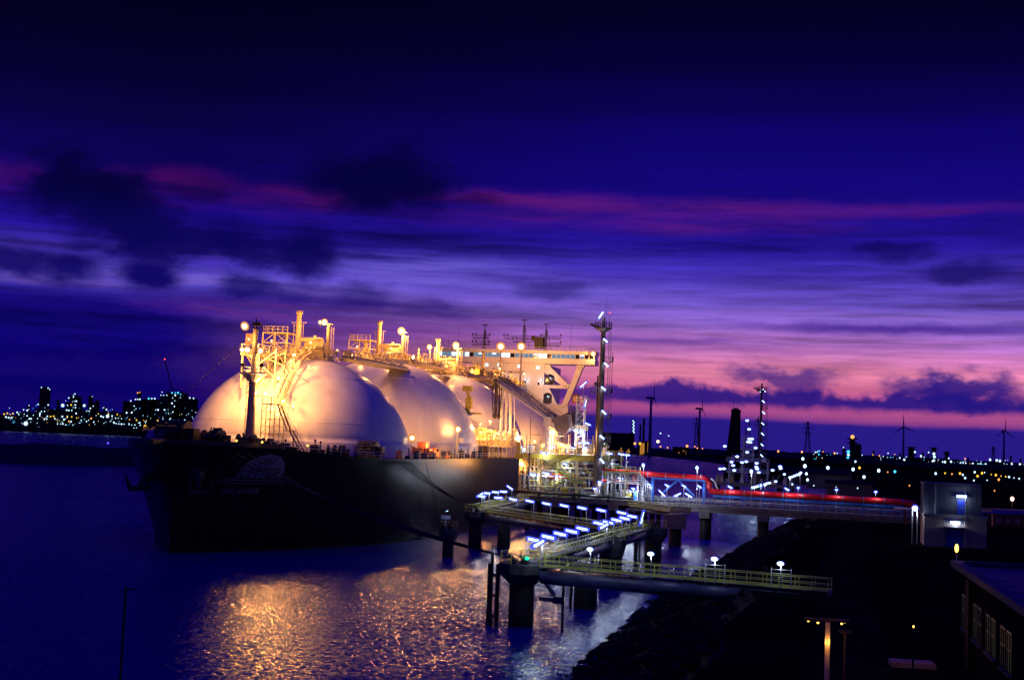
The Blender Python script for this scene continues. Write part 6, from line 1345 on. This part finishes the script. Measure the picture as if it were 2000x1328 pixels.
for px, py, c, r, lb in [(1240,866,'far_o',2.6,'pinkish lamp beside the orange-lit shed'), (1250,866,'far_y',2.6,'amber lamp on the small yellow-lit shed'), (1285,862,'warm',2.6,'brightest warm lamp on the far bank'), (1342,871,'far_o',2.6,'orange lamp over the low lit shed'), (1181,867,'far_w',2.0,'white lamp at the left end of the far bank'), (1290,872,'far_o',1.7,'orange lamp low on the far bank'), (1304,874,'far_o',1.5,'faint orange lamp low on the far bank'), (1357,872,'far_o',1.4,'left faint orange lamp beyond the low lit shed'), (1362,875,'far_o',1.4,'right faint orange lamp beyond the low lit shed'), (1372,876,'far_o',1.2,'last faint orange lamp on the far bank'), (1290,846,'far_w',1.5,'faint white lamp above the far bank sheds'), (1306,851,'far_w',1.2,'faintest white lamp above the far bank sheds')]:
    p = atD(px, py, 2630); t = thing('shore_lamp', lb, 'lamp', (p.x, p.y, 0)); mb = MB(); mb.cyl((0,0,0), (0,0,p.z), .3, None, 5); mb.build('post', M['farsteel'], t); mb = MB(); mb.ball((0,0,p.z), r, 8, 6); mb.build('lens', M[c], t, True)
# wind turbines
def turbine(px, py, D, bl, ph, yaw, lb):
    p = atD(px, py, D); t = thing('wind_turbine', lb, 'wind turbine', (p.x, p.y, 0)); h_ = p.z
    mb = MB(); mb.cyl((0,0,0), (0,0,h_-1), 3.4, 1.9, 14); mb.build('mast', M['turb'], t, True)
    c, s = math.cos(yaw), math.sin(yaw); ax = Vector((c, s, 0)); sd = Vector((-s, c, 0))
    mb = MB(); mb.beam(Vector((0,0,h_))-ax*9, Vector((0,0,h_))+ax*4, 4.0, 4.0); mb.cyl(Vector((0,0,h_))+ax*4, Vector((0,0,h_))+ax*7, 1.9, .6, 10); mb.build('nacelle', M['turb'], t)
    hub = Vector((0,0,h_))+ax*5.2
    for k in range(3):
        a_ = ph+k*2*math.pi/3; d_ = sd*math.sin(a_)+Vector((0,0,math.cos(a_))); w_ = d_.cross(ax)
        prof = [(0, 1.0), (.12, 1.9), (.3, 1.6), (.65, .95), (1, .2)]; vs = []
        for f, q in prof:
            for e, g_ in ((-1, 0), (0, .4), (1, 0), (0, -.4)): vs.append(hub+d_*(bl*f)+w_*(q*e)+ax*(q*g_))
        mb = MB(); mb.add(vs, [(i*4+j, i*4+(j+1) % 4, (i+1)*4+(j+1) % 4, (i+1)*4+j) for i in range(4) for j in range(4)]+[(3,2,1,0), (16,17,18,19)]); fixn(mb.build('blade', M['turb'], t))
turbine(1272, 777, 2250, 38, .02, .08, 'nearest wind turbine, first to the right of the tall tower'); turbine(1367, 798, 2650, 38, .02, .1, 'second wind turbine from the tall tower')
turbine(1765, 833, 3500, 36, .08, 1.15, 'wind turbine facing us right of the power pylon'); turbine(1961, 841, 3500, 38, -.05, .5, 'wind turbine at the right edge')
# lattice beside the second turbine and power pylons
def pylon(px, py, D, lb, w_=6):
    p = atD(px, py, D); t = thing('power_pylon', lb, 'pylon', (p.x, p.y, 0)); h_ = p.z; mb = MB()
    for sx in (-1, 1):
        for sy in (-1, 1): mb.beam((sx*w_, sy*w_, 0), (sx*1.0, sy*1.0, h_), .9)
    for k in range(9):
        f0, f1 = k/9, (k+1)/9; a0, a1 = w_*(1-f0)+1*f0, w_*(1-f1)+1*f1
        mb.beam((-a0, -a0, h_*f0), (a1, -a1, h_*f1), .6); mb.beam((a0, -a0, h_*f0), (-a1, -a1, h_*f1), .6)
    mb.build('lattice', M['farsteel'], t)
    for f, q in ((.72, 9), (.84, 11), (.95, 8)): mb = MB(); mb.beam((-q, 0, h_*f), (q, 0, h_*f), 1.0); mb.build('cross_arm', M['farsteel'], t)
pylon(1578, 823, 2400, 'tall power pylon against the pink band right of the far tower'); pylon(1361, 815, 2700, 'slim lattice pylon hard beside the second turbine', 5); pylon(1940, 872, 3300, 'small faint power pylon left of the last turbine', 5)
# ================================================================== refinery on the left shore
LAMPL = '385,365,w 448,370,w 463,384,w 355,522,w 448,527,w 270,532,w 220,572,w 253,578,w 160,597,w 175,615,w 225,612,w 252,628,w 310,622,w 240,700,W 275,655,w 290,655,w 385,587,w 415,587,w 372,607,w 370,627,w 350,653,w 412,658,w 435,658,w 440,633,w 470,635,y 500,632,y 510,655,w 38,612,y 68,605,y 95,615,y 120,607,y 55,640,w 80,645,w 108,645,w 610,490,w 640,462,w 683,437,w 697,425,w 683,453,w 690,492,w 710,492,w 583,532,W 628,530,w 662,527,y 700,527,w 702,553,w 783,533,W 858,450,w 840,558,w 868,538,w 805,585,w 830,585,w 620,575,w 640,578,w 668,578,w 708,606,w 625,637,y 668,638,y 712,648,y 730,645,y 580,635,w 595,663,w 755,670,w 805,680,w 872,686,w 848,652,o 535,703,w 565,703,w 585,703,w 612,712,w 640,680,o 660,682,w 676,714,w 915,610,y 965,552,w 990,570,w 1008,610,y 1000,632,W 960,640,w 940,632,w 1043,630,w 1090,616,y 1075,650,w 1100,650,w 1130,655,w 1060,692,w 1080,700,w 1105,703,w 1130,705,w 1155,705,w 1205,663,o 1178,600,w 1225,598,w 1248,537,w 1265,563,w 1216,490,w 1280,475,w 1260,475,w 1300,475,w 1300,410,o 1280,415,o 1383,468,c 1412,468,w 1440,468,w 1450,573,w 1470,573,w 1530,573,w 1497,437,w 1523,437,w 1552,437,w 1507,408,w 1600,415,c 1630,415,c 1655,415,c 1680,430,c 1630,437,w 1677,460,w 1605,462,w 1625,488,w 1600,512,w 1622,541,w 1608,592,w 1765,462,w 1800,466,w 1890,535,w 1270,668,y 1335,670,y 1360,672,y 1467,672,y 1515,660,w 1530,680,o 1547,697,y 1580,660,w 1640,682,y 1660,670,w 1685,690,y 1677,705,y 1718,670,w 1730,688,y 1765,692,o 1788,690,o 1200,710,w 1225,712,w 1255,712,w 1300,692,w 1305,715,w 1350,728,Y 1430,733,y 1492,738,y 1245,740,w 1270,740,w'
UNITS = []
def unit(lb, boxes, cols=(), D=2300, name='process_unit'):
    xs = [b[0] for b in boxes]+[b[1] for b in boxes]+[c[0] for c in cols]; base = atD(sum(xs)/len(xs)*.21, 838, D); t = thing(name, lb, 'refinery', (base.x, D, 0))
    for x0, x1, yt in boxes:
        a_, b_ = atD(x0*.21, 680+yt*.21, D), atD(x1*.21, 680+yt*.21, D); mb = MB(); mb.box(a_.x-base.x, b_.x-base.x, 0, 30, -1, a_.z); mb.build('block', M['farsteel'], t)
    for x, w_, yt in cols:
        a_ = atD(x*.21, 680+yt*.21, D-6); mb = MB(); mb.cyl((a_.x-base.x, -6, 0), (a_.x-base.x, -6, a_.z), w_, w_*.9, 10); 
        for f in (.4, .7, .95): mb.cyl((a_.x-base.x, -6, a_.z*f), (a_.x-base.x, -6, a_.z*f+1), w_*1.5, None, 10)
        mb.build('column', M['farsteel'], t)
    UNITS.append((sum(xs)/len(xs), t, base, D)); return t, base
unit('low lamp-dotted plant at the left edge of the far shore', [(-60, 140, 615)], [(40, 2.5, 590)])
unit('twin tall dark columns of the far refinery at left', [(150, 330, 590), (330, 520, 560)], [(402, 6.0, 358), (432, 5.0, 366), (462, 2.5, 376), (270, 3, 525)])
unit('pyramid-shaped lamp-covered process unit of the far refinery', [(560, 750, 560), (610, 720, 500), (650, 710, 440)], [(545, 3, 480), (690, 2.5, 420)])
unit('slim dark column unit right of the lamp-covered pyramid', [(760, 900, 580), (830, 880, 500)], [(845, 4.5, 440), (905, 3, 480)])
unit('low lamp-dotted plant in the middle of the far refinery', [(900, 1150, 590)], [(975, 2.5, 545), (1060, 3, 580)])
unit('dark block with stepped top left in the big far plant', [(1145, 1290, 490), (1270, 1350, 470)], [(1300, 4, 405), (1190, 4, 520)])
unit('big dark flat-topped block of the far plant', [(1290, 1500, 490), (1340, 1460, 470)], [(1380, 2.5, 455)])
ut, ub = unit('highest dark block of the far plant, blue lamps along its top', [(1490, 1740, 440), (1560, 1710, 410)], [(1560, 3, 400), (1690, 3, 400)])
unit('twin round dark vessels of the far plant next to the first tank cover', [(1740, 1900, 560)], [(1765, 7, 465), (1810, 7, 468), (1880, 3, 540)])
for it in LAMPL.split():
    x, y, c = it.split(','); x, y = float(x), float(y); cx, t, base, D = min(UNITS, key=lambda q: abs(q[0]-x)); r_ = {'w': 1.15, 'y': 1.15, 'o': 1.0, 'c': 1.4, 'W': 3.0, 'Y': 2.4}[c]*random.uniform(.6, 1.35)
    p = atD(x*.21, 680+y*.21, D-14); mb = MB(); mb.ball((p.x-base.x, p.y-D, p.z), r_, 8, 6); mb.build('lamp', M['far_'+c.lower()], t, True)
rr = random.Random(55)
for k in range(120):                                              # pinpoint lamps low on the plants
    x = rr.uniform(20, 1880); y = rr.choice([rr.gauss(655, 22), rr.gauss(690, 14), rr.gauss(600, 40)]); cx, t, base, D = min(UNITS, key=lambda q: abs(q[0]-x))
    p = atD(x*.21, 680+min(y, 735)*.21, D-15); mb = MB(); mb.ball((p.x-base.x, p.y-D, p.z), rr.uniform(.35, .75), 6, 5); mb.build('lamp', M[rr.choice(['far_w', 'far_w', 'far_c', 'far_w', 'far_y'])], t, True)
# crane over the highest block
a_, b_ = atD(1605*.21, 680+405*.21, 2295), atD(1532*.21, 680+103*.21, 2295)
cr = thing('crawler_crane', 'faint tall crane boom leaning over the far plant, red lamp at its tip', 'crane', (a_.x, a_.y, 0)); mb = MB(); mb.beam((0,0,0), (0,0,a_.z), 4); mb.build('tower', M['farsteel'], cr); mb = MB(); mb.beam((0,0,a_.z), (b_.x-a_.x, 0, b_.z), 1.5); mb.beam((-6, 0, a_.z+4), (12, 0, a_.z+4), 1.2); mb.build('boom', M['farsteel'], cr); mb = MB(); mb.ball((b_.x-a_.x, 0, b_.z), 1.3, 8, 5); mb.build('red_beacon', M['redlamp'], cr)
